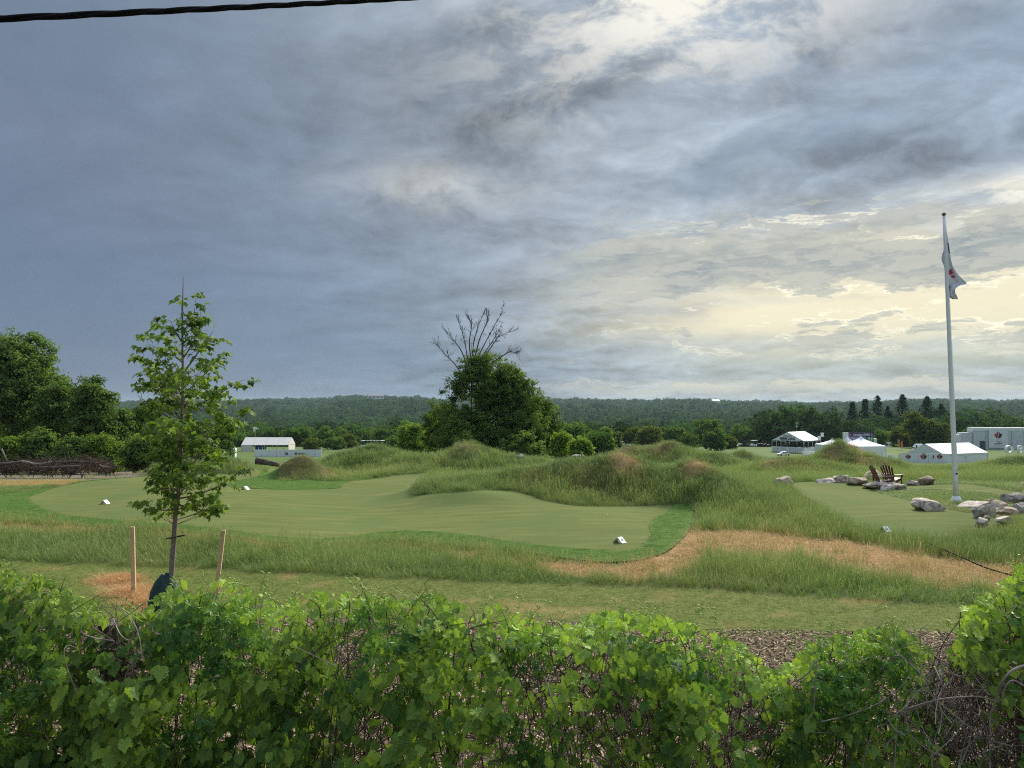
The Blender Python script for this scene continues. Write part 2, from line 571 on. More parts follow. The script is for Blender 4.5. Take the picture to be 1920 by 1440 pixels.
MOUNDS = [  # px, row of the grassy top, distance, half widths, grass height
    (800, 896, 29.2, 1.5, 1.2, .3), (890, 884, 30, 1.9, 1.5, .3), (990, 870, 30, 1.9, 1.6, .25), (1080, 856, 30, 1.6, 1.8, .2),
    (1165, 838, 29.6, 1.5, 1.8, .10), (1240, 864, 29.2, 1.2, 1.7, .3), (1305, 855, 27.8, 1.5, 1.8, .15), (1380, 889, 26, 1.5, 1.9, .3),
    (1450, 925, 24, 1.3, 1.7, .35), (1530, 962, 21.6, 1.1, 1.4, .35),
    (870, 922, 27.2, 2.0, 1.2, 0),
    (620, 850, 45, 2.4, 2.0, .3), (715, 828, 46, 2.8, 2.4, .3), (800, 850, 44, 2, 2, .3), (873, 820, 44, 1.7, 2, .25),
    (945, 843, 45, 2.2, 2, .3), (1010, 852, 43, 2.6, 2, .3), (1100, 857, 40, 2.6, 2, .3), (770, 872, 41, 2.5, 1.6, .35),
    (560, 853, 38.6, 1.55, 1.0, .05), (512, 880, 38.3, 1.0, 0.8, .1), (612, 876, 38.4, 1.2, 0.9, .1), (430, 845, 48, 2.0, 1.4, .4),
    (1175, 834, 56, 2.4, 2, .15), (1240, 830, 54, 2.6, 2.4, .15), (1290, 840, 55, 2.2, 2, .2), (1350, 845, 52, 2.4, 2, .2),
    (1395, 842, 58, 2.6, 2, .2), (1440, 857, 46, 2.4, 1.8, .2), (1280, 860, 43, 2, 1.8, .2),
    (1574, 825, 51, 2.6, 2.2, .2), (1650, 853, 48, 2.4, 2, .25), (1505, 858, 46, 2, 2, .25), (1560, 868, 44, 3, 1.6, .2),
    (1785, 873, 45, 2.0, 1.5, .2), (1885, 852, 56, 2.6, 2, .2), (1850, 872, 48, 2.6, 1.8, .25), (1700, 884, 42.5, 2, 1.4, .25),
    (1975, 850, 56, 3.4, 2, .2), (1905, 993, 20.6, 1.7, 0.7, .35), (330, 858, 47, 2.5, 1.5, .4),
]
_mc = np.array([at(m[0], m[1], m[2])[:2] for m in MOUNDS])
_ms = np.array([[m[3] * .84, m[4] * .92] for m in MOUNDS])
_tz = np.array([at(m[0], m[1], m[2])[2] - m[5] for m in MOUNDS]) - base_h(_mc[:, 0], _mc[:, 1])
_G = np.exp(-((_mc[:, None, 0] - _mc[None, :, 0]) / _ms[None, :, 0]) ** 2 - ((_mc[:, None, 1] - _mc[None, :, 1]) / _ms[None, :, 1]) ** 2)
_ma = np.clip(np.linalg.solve(_G + 0.01 * np.eye(len(_tz)), _tz), -0.6, 3.0)


def H(x, y):
    x = np.asarray(x, float); y = np.asarray(y, float)
    z = base_h(x, y)
    m_ = 0
    for (cx, cy), (sx, sy), a in zip(_mc, _ms, _ma):
        m_ = m_ + a * np.exp(-((x - cx) / sx) ** 2 - ((y - cy) / sy) ** 2)
    # small hummocks on the mounds
    z = z + m_ + sstep(.18, .7, m_) * (fbm(x / 1.9 + 4, y / 1.5, 91, 3) - .5) * .62
    # soft folds of the putting surface
    z = z + 0.10 * np.sin(x * 0.55 + y * 0.25 + 1.0) * sstep(15, 19, y) * sstep(38, 33, y)
    return z


def hit(px, py, y0=5.0, y1=140.0):
    d = ray(px, py)
    ys = np.arange(y0, y1, 0.04)
    x = d[0] / d[1] * ys
    z = CAMZ + d[2] / d[1] * ys
    hz = H(x, ys)
    i = np.argmax(z < hz)
    if not (z < hz).any():
        i = len(ys) - 1
    return np.array((x[i], ys[i], hz[i]))


def flat(px, py):
    d = ray(px, py)
    t_ = -CAMZ / d[2]
    return np.array((d[0] * t_, d[1] * t_))


def poly_xy(pts, n=5):
    return crom([hit(*p)[:2] for p in pts], n)


def poly_sd(P_, x, y):
    """signed distance to a closed polygon, negative inside"""
    x = np.asarray(x, float); y = np.asarray(y, float)
    d = np.full(x.shape, 1e18)
    ins = np.zeros(x.shape, bool)
    n = len(P_)
    for i in range(n):
        ax, ay = P_[i]
        bx, by = P_[(i + 1) % n]
        ex, ey = bx - ax, by - ay
        wx, wy = x - ax, y - ay
        t_ = np.clip((wx * ex + wy * ey) / (ex * ex + ey * ey + 1e-12), 0, 1)
        d = np.minimum(d, (wx - ex * t_) ** 2 + (wy - ey * t_) ** 2)
        c = ((ay <= y) != (by <= y))
        with np.errstate(divide='ignore', invalid='ignore'):
            xi = ax + (y - ay) / (by - ay if by != ay else 1e-12) * ex
        ins ^= c & (x < xi)
    d = np.sqrt(d)
    return np.where(ins, -d, d)


GREEN_L = poly_xy([(52, 938), (75, 925), (110, 914), (190, 901), (260, 895), (330, 891), (400, 888), (470, 884), (500, 886), (480, 895), (440, 903),
                   (425, 910), (470, 917), (560, 918.5), (636, 916), (640, 909), (670, 902), (720, 896), (780, 890), (800, 893), (778, 905), (768, 922),
                   (800, 929), (870, 925), (935, 921), (985, 928), (1030, 942), (1080, 950), (1150, 951), (1215, 950), (1262, 949),
                   (1254, 960), (1226, 975), (1219, 990), (1223, 1008), (1208, 1025), (1178, 1036), (1100, 1033), (1040, 1028), (960, 1018),
                   (880, 1006), (800, 998), (740, 998), (680, 1005), (630, 1011), (580, 1013), (500, 1007), (430, 997), (350, 987), (250, 980), (160, 972), (95, 961)], 4)
FRINGE_L = poly_xy([(-80, 945), (-20, 932), (50, 922), (110, 913), (190, 900), (260, 894), (330, 890), (400, 887), (470, 883), (502, 886), (520, 896), (570, 900), (640, 904),
                    (670, 901), (720, 895), (780, 889), (802, 892), (780, 905), (769, 922), (800, 928.5), (870, 924.5), (935, 920.5), (985, 927.5), (1030, 941.5), (1080, 949.5),
                    (1150, 950.5), (1215, 949.5), (1275, 947.5), (1297, 952), (1298, 975), (1289, 1002), (1258, 1032), (1215, 1049), (1160, 1056), (1110, 1055), (1050, 1048), (960, 1035),
                    (860, 1025), (780, 1018), (680, 1018), (590, 1021), (510, 1018), (430, 1008), (330, 997), (200, 990), (60, 979), (-80, 972)], 4)
GREEN_R = poly_xy([(1478, 912), (1490, 906), (1530, 904), (1580, 905), (1612, 911), (1635, 921), (1668, 931), (1705, 940), (1745, 950), (1795, 960), (1835, 967), (1855, 978),
                   (1858, 988), (1845, 998), (1800, 1008), (1740, 1012), (1690, 1009), (1640, 1000), (1600, 984), (1560, 964), (1525, 944), (1497, 925)], 4)
GREEN_B = poly_xy([(1690, 916), (1710, 911), (1760, 910), (1810, 909), (1850, 914), (1890, 921), (1960, 931), (1960, 937), (1890, 930), (1840, 924), (1770, 919)], 4)


def bounds(P_):
    return P_[:, 0].min() - .5, P_[:, 0].max() + .5, P_[:, 1].min() - .5, P_[:, 1].max() + .5


def strokes(x, y, px_pts, width, flatproj=True):
    P_ = np.array([flat(*p) if flatproj else hit(*p)[:2] for p in px_pts])
    d = np.full(np.shape(x), 1e9)
    for (ax, ay), (bx, by) in zip(P_[:-1], P_[1:]):
        ex, ey = bx - ax, by - ay
        t_ = np.clip(((x - ax) * ex + (y - ay) * ey) / (ex * ex + ey * ey), 0, 1)
        d = np.minimum(d, np.hypot(x - ax - ex * t_, y - ay - ey * t_))
    return np.exp(-(d / width) ** 2)


_tb = np.array([flat(*p) for p in [(-500, 1020), (-100, 1035), (0, 1045), (150, 1058), (400, 1068), (640, 1080), (900, 1090), (1280, 1100), (1500, 1115), (1790, 1132), (2100, 1150), (2600, 1175)]])
_mb = np.array([flat(*p) for p in [(-500, 1130), (0, 1145), (600, 1160), (1000, 1168), (1350, 1190), (1700, 1188), (2000, 1205), (2600, 1230)]])


def y_tall(x):       # front edge of the unmown grass
    return np.interp(x, _tb[:, 0], _tb[:, 1]) + 0.25 * (fbm(x / 1.3, x * 0, 31, 3) - .5)


def y_mulch(x):      # front edge of the mown strip
    return np.interp(x, _mb[:, 0], _mb[:, 1]) + 0.35 * (fbm(x / 0.9, x * 0, 37, 3) - .5)


def surf_masks(x, y):
    x = np.asarray(x, float); y = np.asarray(y, float)
    n1 = fbm(x / 1.5, y / 0.8, 5, 4)
    n2 = fbm(x / 0.45, y / 0.3, 8, 3)
    dry = np.zeros(x.shape)
    for pts, w, s in [([(1295, 1012), (1420, 1012), (1560, 1025), (1700, 1050), (1900, 1088)], 1.35, 1.35),
                      ([(1300, 1035), (1420, 1042), (1560, 1055), (1740, 1080)], 1.0, 1.2),
                      ([(1080, 1070), (1180, 1078), (1290, 1050), (1300, 1010)], 0.65, 1.3),
                      ([(860, 1045), (960, 1052), (1080, 1070)], 0.42, 1.05),
                      ([(0, 985), (60, 992), (200, 1003)], 0.8, 1.0), ([(-300, 980), (0, 990)], 1.0, 1.0), ([(200, 1005), (420, 1020), (540, 1035)], 0.4, 0.8),
                      ([(560, 1022), (760, 1025), (900, 1034)], 0.38, 0.8)]:
        dry = np.maximum(dry, s * strokes(x, y, pts, w))
    dry = np.clip(sstep(0.33, 0.62, dry * (0.15 + 1.65 * n1) * (0.55 + .9 * n2)), 0, 1)
    for p, w, s in [((1172, 862), .60, 1.0), ((1305, 870), .45, .8), ((1000, 905), .8, .35), ((1090, 900), .8, .3), ((560, 866), 1.0, .34), ((625, 890), .7, .6), ((1240, 840), .9, .5), ((1612, 845), .8, .8), ((1560, 860), .8, .7),
                    ((1615, 866), .8, .75), ((1440, 868), .8, .6), ((1180, 845), .9, .4), ((1430, 892), .5, .5), ((870, 834), .7, .35), ((1650, 875), .7, .5), ((1500, 875), .6, .5)]:
        h_ = hit(*p)
        dry = np.maximum(dry, s * np.exp(-(((x - h_[0]) ** 2 + ((y - h_[1]) / 1.2) ** 2) / w ** 2)) * (0.4 + 1.1 * n1))
    # general strawiness
    dry = np.maximum(dry, 0.16 * sstep(0.45, 0.75, fbm(x / 4.0, y / 3.0, 12, 3)))
    # left: bare soil strip and parched grass beyond the green
    edge = np.interp(x, [-45, -26, -18, -13], [30, 36.6, 38.0, 43])
    left = sstep(-.455, -.50, x / np.maximum(y, 1)) * sstep(24, 27, y) * sstep(0, 1.2, y - np.interp(x, [-45, -27, -22, -18, -14], [27.5, 30.2, 33.4, 36.4, 39.5])) * sstep(75, 60, y)
    dirt = left * sstep(-0.6, 0.8, y - edge - 2 * (n1 - .5))
    dry = np.maximum(dry, left * (1 - dirt) * (0.55 + 0.6 * n1))
    mow = sstep(0.12, -0.12, y - y_tall(x)) * sstep(-0.1, 0.1, y - y_mulch(x) - 0.3 * (n2 - .5))
    mulch = sstep(0.1, -0.1, y - y_mulch(x) - 0.3 * (n2 - .5))
    bare = sstep(0.55, 1.1, strokes(x, y, [(205, 1088), (250, 1108), (300, 1135)], 0.62) * (0.6 + n1)) 
    dry = np.where(mow > 0.5, sstep(0.62, 0.78, fbm(x / 0.9, y / 0.45, 23, 3)) * 0.34, dry)
    dry = np.maximum(dry, bare)
    return np.clip(dry, 0, 1), dirt, mow, mulch


# ------------------------------------------------------------------ ground
def ground_mat():
    m_ = bpy.data.materials.new('ground')
    m_.use_nodes = True
    q = NT(m_.node_tree)
    p = m_.node_tree.nodes['Principled BSDF']
    pos = q.n('ShaderNodeNewGeometry').outputs['Position']
    n1 = q.noise(pos, 0.6, 5)
    n2 = q.noise(pos, 9, 6, 0.65)
    n3 = q.noise(pos, 45, 4, 0.7)
    tall = q.mix(q.step(.35, .65, n1), (0.045, 0.072, 0.020), (0.075, 0.105, 0.028))
    mow = q.mix(q.step(.3, .7, n2), (0.070, 0.098, 0.020), (0.160, 0.175, 0.042))
    straw = q.mix(q.step(.3, .7, n2), (0.47, 0.29, 0.14), (0.30, 0.19, 0.09))
    soil = q.mix(q.step(.35, .65, n2), (0.20, 0.155, 0.13), (0.135, 0.105, 0.09))
    soil = q.mix(q.step(.55, .75, n1), soil, (0.34, 0.27, 0.20))
    mulch = q.mix(q.step(.35, .65, n3), (0.055, 0.039, 0.024), (0.20, 0.148, 0.095))
    far = q.mix(q.step(.35, .65, q.noise(pos, 0.02, 4)), (0.070, 0.112, 0.030), (0.105, 0.148, 0.042))
    c = q.mix(q.attr('mow'), tall, mow)
    c = q.mix(q.attr('dry'), c, straw)
    c = q.mix(q.attr('dirt'), c, soil)
    c = q.mix(q.attr('mulch'), c, mulch)
    c = q.mix(q.attr('far'), c, far)
    q.put(p.inputs['Base Color'], c)
    p.inputs['Roughness'].default_value = 0.95
    p.inputs['Specular IOR Level'].default_value = 0.1
    b = q.n('ShaderNodeBump')
    b.inputs['Strength'].default_value = 0.7
    b.inputs['Distance'].default_value = 0.05
    q.put(b.inputs['Height'], q.add(n2, q.mul(n3, .5)))
    q.put(p.inputs['Normal'], b.outputs[0])
    return m_


ys = [-70, -40, -20, -8, 0, 3]
while ys[-1] < 62:
    ys.append(ys[-1] + 0.3)
while ys[-1] < 5600:
    ys.append(ys[-1] * 1.055)
ys = np.array(ys)
ts = np.linspace(-1, 1, 421)
ts = np.sign(ts) * (0.75 * np.abs(ts) + 0.25 * np.abs(ts) ** 3)
XX = ts[None, :] * (34 + 1.05 * np.maximum(ys, 0))[:, None]
YY = np.broadcast_to(ys[:, None], XX.shape)
ZZ = H(XX, YY)
sdl = np.minimum(np.minimum(poly_sd(FRINGE_L, XX, YY), poly_sd(GREEN_R, XX, YY)), poly_sd(GREEN_B, XX, YY))
ZZ = ZZ - 0.07 * sstep(-0.05, -0.4, sdl)
near = YY < 80
dry, dirt, mow, mulch = [a * near for a in surf_masks(XX, YY)]
farm = sstep(62, 78, YY)
nr, nc = XX.shape
i0 = (np.arange(nr - 1)[:, None] * nc + np.arange(nc - 1)[None, :])
Q = np.stack([i0, i0 + 1, i0 + nc + 1, i0 + nc], -1).reshape(-1, 4)
gm = new_mesh('ground', np.stack([XX, YY, ZZ], -1), Q, ground_mat(), True,
              {'dry': dry.ravel(), 'dirt': dirt.ravel(), 'mow': mow.ravel(), 'mulch': mulch.ravel(), 'far': farm.ravel()})
tag(obj('ground', gm), 'rolling ground from the mulch bed down into the valley', kind='structure')


def clip_mesh(name, sdf, b, step, dz, material, attr=None):
    x0, x1, y0, y1 = b
    xs, ys_ = np.arange(x0, x1 + step, step), np.arange(y0, y1 + step, step)
    X, Y = np.meshgrid(xs, ys_)
    S = sdf(X, Y)
    ny, nx = X.shape
    verts, vid, faces = [], {}, []

    def vert(key, x, y):
        if key not in vid:
            vid[key] = len(verts)
            verts.append((x, y))
        return vid[key]
    any_in = (S[:-1, :-1] < 0) | (S[1:, :-1] < 0) | (S[:-1, 1:] < 0) | (S[1:, 1:] < 0)
    for j, i in zip(*np.nonzero(any_in)):
        cs = [(j, i), (j, i + 1), (j + 1, i + 1), (j + 1, i)]
        f = []
        for a, b_ in zip(cs, cs[1:] + cs[:1]):
            sa, sb = S[a], S[b_]
            if sa < 0:
                f.append(vert(a, X[a], Y[a]))
            if (sa < 0) != (sb < 0):
                t_ = sa / (sa - sb)
                key = ('e',) + (a + b_ if a < b_ else b_ + a)
                f.append(vert(key, X[a] + (X[b_] - X[a]) * t_, Y[a] + (Y[b_] - Y[a]) * t_))
        if len(f) >= 3:
            faces.append(f)
    v = np.array(verts)
    z = H(v[:, 0], v[:, 1]) + dz
    me = bpy.data.meshes.new(name)
    me.from_pydata([(a, b_, c) for (a, b_), c in zip(v.tolist(), z.tolist())], [], faces)
    me.polygons.foreach_set('use_smooth', np.ones(len(faces), bool))
    me.materials.append(material)
    me.update()
    return me


def turf_mat(name, c1, c2, c3, sx, sy, bump):
    m_ = bpy.data.materials.new(name)
    m_.use_nodes = True
    q = NT(m_.node_tree)
    p = m_.node_tree.nodes['Principled BSDF']
    pos = q.n('ShaderNodeNewGeometry').outputs['Position']
    mp = q.n('ShaderNodeMapping')
    q.put(mp.inputs[0], pos)
    mp.inputs['Scale'].default_value = (sx, sy, 1)
    n1 = q.noise(mp.outputs[0], 1.0, 6, 0.62, 0.4)
    n2 = q.noise(pos, 38, 3, 0.7)
    n3 = q.noise(pos, 0.35, 4, 0.6)
    c = q.mix(q.step(.36, .64, n1), c1, c2)
    c = q.mix(q.mul(q.step(.4, .65, n3), 0.7), c, c3)
    v = q.add(0.80, q.mul(n2, 0.40))
    c = q.mix(1.0, c, q.vec(v, v, v), 'MULTIPLY')
    q.put(p.inputs['Base Color'], c)
    p.inputs['Roughness'].default_value = 1.0
    p.inputs['Specular IOR Level'].default_value = 0.03
    b = q.n('ShaderNodeBump')
    b.inputs['Strength'].default_value = bump
    b.inputs['Distance'].default_value = 0.02
    q.put(b.inputs['Height'], q.add(n2, n1))
    q.put(p.inputs['Normal'], b.outputs[0])
    return m_


M['green'] = turf_mat('putting_turf', (0.106, 0.125, 0.040), (0.140, 0.157, 0.055), (0.098, 0.134, 0.046), 0.5, 2.6, 0.25)
M['fringe'] = turf_mat('fringe_turf', (0.050, 0.102, 0.020), (0.100, 0.165, 0.038), (0.062, 0.126, 0.026), 1.6, 7.0, 0.6)
fringe_sd = lambda x, y: np.maximum(poly_sd(FRINGE_L, x, y), -(poly_sd(GREEN_L, x, y) + 0.02))
tag(obj('fringe_turf', clip_mesh('fringe_turf', fringe_sd, bounds(FRINGE_L), 0.22, 0.035, M['fringe'])), 'bright green fringe turf round the near putting green', kind='structure')
tag(obj('putting_green', clip_mesh('putting_green', lambda x, y: poly_sd(GREEN_L, x, y), bounds(GREEN_L), 0.25, 0.022, M['green'])), 'large olive putting green curving round the mounds', kind='structure')
tag(obj('putting_green', clip_mesh('putting_green', lambda x, y: poly_sd(GREEN_R, x, y), bounds(GREEN_R), 0.25, 0.022, M['green'])), 'smaller putting green below the chairs and flagpole', kind='structure')
tag(obj('putting_green', clip_mesh('putting_green', lambda x, y: poly_sd(GREEN_B, x, y), bounds(GREEN_B), 0.25, 0.022, M['green'])), 'narrow strip of putting green behind the flagpole', kind='structure')


# ------------------------------------------------------------------ grass: instanced tufts on scattered points
def grass_mat():
    m_ = bpy.data.materials.new('grass_blade')
    m_.use_nodes = True
    q = NT(m_.node_tree)
    p = m_.node_tree.nodes['Principled BSDF']
    out = m_.node_tree.nodes['Material Output']
    d = q.attr('dry', 'INSTANCER')
    hue = q.attr('hue', 'INSTANCER')
    tint = q.attr('tint')
    lush = q.mix(hue, (0.060, 0.148, 0.024), (0.230, 0.325, 0.074))
    lush = q.mix(q.mul(tint, 0.42), lush, (0.36, 0.40, 0.16))
    dryc = q.mix(tint, (0.49, 0.275, 0.115), (0.71, 0.47, 0.225))
    lush = q.mix(q.attr('turf', 'INSTANCER'), lush, q.mix(hue, (0.048, 0.112, 0.018), (0.140, 0.225, 0.044)))
    c = q.mix(d, lush, dryc)
    q.put(p.inputs['Base Color'], c)
    p.inputs['Roughness'].default_value = 0.6
    p.inputs['Specular IOR Level'].default_value = 0.25
    tr = q.n('ShaderNodeBsdfTranslucent')
    q.put(tr.inputs[0], c)
    mx = q.n('ShaderNodeMixShader')
    mx.inputs[0].default_value = 0.35
    q.put(mx.inputs[1], p.outputs[0])
    q.put(mx.inputs[2], tr.outputs[0])
    q.put(out.inputs[0], mx.outputs[0])
    return m_


M['grass'] = grass_mat()


def tuft(name, n, h, spread, lean, w, seed, heads=0, segs=3):
    r = np.random.default_rng(seed)
    V, Q_, T_, tint = [], [], [], []
    for i in range(n + heads):
        head = i >= n
        a = r.uniform(0, 2 * math.pi)
        rad = spread * math.sqrt(r.random())
        p0 = np.array((rad * math.cos(a), rad * math.sin(a), -0.02))
        hh = h * r.uniform(0.55, 1.0) * (1.25 if head else 1)
        b = a + r.normal(0, 0.9)
        L = lean * hh * r.uniform(0.3, 1.2) * (0.6 if head else 1)
        dirv = np.array((math.cos(b), math.sin(b), 0)) * L
        side = np.array((-math.sin(b + r.normal(0, .8)), math.cos(b + r.normal(0, .8)), 0))
        side /= np.linalg.norm(side)
        ww = w * (0.45 if head else r.uniform(.7, 1.2))
        k0 = len(V)
        tb = r.uniform(0, .35)
        for s_ in range(segs + 1):
            u = s_ / segs
            c = p0 + dirv * u * u + np.array((0, 0, hh * (u - 0.25 * (L / hh) * u * u)))
            wd = ww * (1 - u) if not head else ww * (2.6 if u > 0.8 else 0.8)
            if s_ == segs and not head:
                V.append(c); tint.append(min(1, tb + .5))
            else:
                V.append(c - side * wd / 2); V.append(c + side * wd / 2)
                tt = min(1, tb + 0.45 * u) if not head else min(1, .5 + .5 * u)
                tint += [tt, tt]
        for s_ in range(segs):
            a0 = k0 + 2 * s_
            if s_ == segs - 1 and not head:
                T_.append((a0, a0 + 1, a0 + 2))
            else:
                Q_.append((a0, a0 + 1, a0 + 3, a0 + 2))
    fs = [np.array(T_)] if T_ else []
    if Q_: fs.append(np.array(Q_))
    return new_mesh(name, V, fs, M['grass'], False, {'tint': np.array(tint)})


def source_collection(name, meshes):
    c = bpy.data.collections.new(name)
    for i, me in enumerate(meshes):
        o = bpy.data.objects.new(me.name, me)
        c.objects.link(o)
    return c


def scatter(name, pts, rot, scl, src, attrs, label, mat_=None):
    """one stuff object: a point cloud mesh whose geometry nodes put a source mesh on each point"""
    at_ = {'rotv': rot, 'sclv': scl}
    at_.update(attrs)
    me = new_mesh(name, pts, [], mat_ or M['grass'], False, at_)
    o = obj(name, me)
    tag(o, label, kind='stuff')
    ng = bpy.data.node_groups.new(name + '_nodes', 'GeometryNodeTree')
    ng.interface.new_socket('Geometry', in_out='INPUT', socket_type='NodeSocketGeometry')
    ng.interface.new_socket('Geometry', in_out='OUTPUT', socket_type='NodeSocketGeometry')
    N = ng.nodes.new
    gi, go = N('NodeGroupInput'), N('NodeGroupOutput')
    ci = N('GeometryNodeCollectionInfo')
    ci.inputs['Collection'].default_value = src
    ci.inputs['Separate Children'].default_value = True
    ci.inputs['Reset Children'].default_value = True
    ip = N('GeometryNodeInstanceOnPoints')
    ip.inputs['Pick Instance'].default_value = True
    ra, sa, ia = N('GeometryNodeInputNamedAttribute'), N('GeometryNodeInputNamedAttribute'), N('GeometryNodeInputNamedAttribute')
    ra.data_type = 'FLOAT_VECTOR'; ra.inputs['Name'].default_value = 'rotv'
    sa.data_type = 'FLOAT_VECTOR'; sa.inputs['Name'].default_value = 'sclv'
    ia.data_type = 'FLOAT'; ia.inputs['Name'].default_value = 'pick'
    L = ng.links.new
    L(gi.outputs[0], ip.inputs['Points'])
    L(ci.outputs[0], ip.inputs['Instance'])
    f2i = N('FunctionNodeFloatToInt')
    L(ia.outputs['Attribute'], f2i.inputs[0])
    L(f2i.outputs[0], ip.inputs['Instance Index'])
    e2r = N('FunctionNodeEulerToRotation')
    L(ra.outputs['Attribute'], e2r.inputs[0])
    L(e2r.outputs[0], ip.inputs['Rotation'])
    L(sa.outputs['Attribute'], ip.inputs['Scale'])
    L(ip.outputs[0], go.inputs[0])
    md = o.modifiers.new('scatter', 'NODES')
    md.node_group = ng
    return o


def frustum_pts(y0, y1, dens, pad=2.0, k_=0.74):
    """random ground points inside the view wedge; dens(y) per square metre"""
    out = []
    e = np.geomspace(y0, y1, 40)
    for a, b in zip(e[:-1], e[1:]):
        w = 2 * (k_ * b + pad)
        n = rng.poisson(w * (b - a) * dens((a + b) / 2))
        out.append(np.stack([rng.uniform(-w / 2, w / 2, n), rng.uniform(a, b, n)], 1))
    return np.concatenate(out)


def allgreen_sd(x, y):
    return np.minimum(np.minimum(poly_sd(FRINGE_L, x, y), poly_sd(GREEN_R, x, y)), poly_sd(GREEN_B, x, y))


# rocks: pixel of the foot, width, height, material, label, distance offset
rock_list = [
    (1470, 918, 36, 24, 'stone_warm', 'rounded tan boulder at the left end of the right hand green', 0), (1479, 896, 32, 8, 'stone_pale', 'flat pale stone lying behind the tan boulder', 0),
    (1553, 906, 44, 9, 'stone_pale', 'low pale stone, leftmost of the row behind the right green', 0), (1578, 905, 40, 14, 'stone_pale', 'whitish rock second in the row behind the right green', 0), (1606, 911, 44, 18, 'stone_warm', 'tan rock in the middle of the row left of the chairs', 0),
    (1638, 904, 42, 22, 'stone_warm', 'blocky rock right behind the left wooden chair', .9), (1650, 917, 62, 15, 'stone_pale', 'long pale rock in front of the left wooden chair', 0), (1664, 921, 26, 12, 'stone_pale', 'small white rock at the corner of the green edging', -.3),
    (1684, 919, 40, 15, 'stone_grey', 'grey brown rock in front of the right wooden chair', 0), (1712, 911, 24, 10, 'stone_pale', 'small bright rock right of the right wooden chair', 0), (1735, 909, 34, 16, 'stone_warm', 'pointed tan rock standing apart right of the chairs', 0),
    (1743, 959, 62, 24, 'stone_pale', 'big white slab rock on the green left of the flagpole', 0), (1840, 956, 88, 15, 'stone_pale', 'long low pale rock right of the flagpole base', 0), (1838, 974, 30, 25, 'stone_grey', 'round grey boulder at the tip of the rock pile', 0),
    (1858, 970, 14, 24, 'stone_pale', 'upright narrow pale stone in the rock pile', 0), (1862, 952, 30, 16, 'stone_warm', 'brown pointed rock leaning in the middle of the rock pile', .3), (1846, 975, 12, 10, 'stone_warm', 'small tan wedge stone below the upright stone', -.3),
    (1838, 988, 28, 17, 'stone_pale', 'low pale rock on the turf edge in front of the rock pile', -.5), (1886, 968, 44, 17, 'stone_warm', 'jagged brownish rock at the front right of the rock pile', -.2), (1902, 948, 50, 24, 'stone_grey', 'large grey boulder on top of the rock pile at the right', .5),
    (1922, 930, 24, 14, 'stone_pale', 'pale cobble stacked below the topmost stone at the right edge', 1.0), (1922, 914, 20, 12, 'stone_warm', 'topmost pinkish stone of the stack at the right edge', 1.0), (1918, 966, 36, 22, 'stone_grey', 'grey rock at the right edge below the large boulder', 0), (1874, 958, 30, 20, 'stone_warm', 'tan rock wedged between the brown pointed rock and the large boulder', .6),
    (1884, 982, 34, 16, 'stone_pale', 'pale rock half sunk in tall grass at the front of the rock pile', -.4), (1908, 938, 26, 16, 'stone_pale', 'pale rock tucked behind the large grey boulder at the right', 1.2),
    (978, 860, 15, 9, 'stone_pale', 'small pale rock on the ridge in front of the central tree', 0), (1082, 858, 26, 5, 'stone_pale', 'low flat white stone behind the front mound', 0),
]
KEEP = []
for q_ in rock_list:
    h_ = hit(q_[0], q_[1])
    KEEP.append((h_[0], h_[1] - .1, q_[2] * h_[1] / F * .5))
h_ = hit(1789, 940)
KEEP.append((h_[0], h_[1] - .3, .3))
for px_ in (1650, 1690):
    h_ = hit(px_, 913)
    KEEP.append((h_[0], h_[1], .7))

# tall grass
tall_src = source_collection('tall_tufts', [tuft('tuft%d' % i, 20, 0.42, 0.13, 0.55, 0.0085, 100 + i, heads=4) for i in range(4)] +
                             [tuft('tuftdry%d' % i, 22, 0.15, 0.16, 1.9, 0.0085, 200 + i) for i in range(3)])
p = frustum_pts(12.5, 66, lambda y: 62 if y < 22 else (62 * (22 / y) ** 1.05))
sdg = allgreen_sd(p[:, 0], p[:, 1])
dry_, dirt_, mow_, mul_ = surf_masks(p[:, 0], p[:, 1])
keep = (sdg > 0.10) & (p[:, 1] > y_tall(p[:, 0]) - 0.1) & (rng.random(len(p)) > dirt_ * 0.96) & (mow_ < 0.6)
# soil clearings stay thin, parched strip on the left stays short
leftz = (p[:, 1] > 27) & (p[:, 1] < 60) & (p[:, 0] < -0.47 * p[:, 1])
p, dry_, sdg, leftz = p[keep], dry_[keep], sdg[keep], leftz[keep]
n = len(p)
isdry = rng.random(n) < np.clip(dry_ * 1.1 - 0.15, 0, 0.97)
tuftn = fbm(p[:, 0] / 0.9, p[:, 1] / 0.9, 41, 3)
big = np.clip(p[:, 1] / 24, 1, 2.3) ** 0.55
front = sstep(0.0, 1.2, p[:, 1] - y_tall(p[:, 0]))
hgt = (0.55 + 0.95 * tuftn) * (0.5 + 0.5 * front) * (0.45 + 0.55 * sstep(0.05, 0.5, sdg))
moundb = hit(560, 870)
onb = np.exp(-((p[:, 0] - moundb[0]) / 2.4) ** 2 - ((p[:, 1] - moundb[1]) / 1.6) ** 2)
hgt *= 1 - 0.60 * onb
for rx_, ry_, rw_ in KEEP:
    dd = np.hypot(p[:, 0] - rx_, (p[:, 1] - ry_))
    hgt *= 1 - .8 * np.exp(-(dd / (rw_ * .6 + .3)) ** 2)
lawn = sstep(21.5, 23, p[:, 1]) * sstep(36, 34, p[:, 1]) * sstep(.44, .47, p[:, 0] / p[:, 1])
hgt *= 1 - .62 * lawn
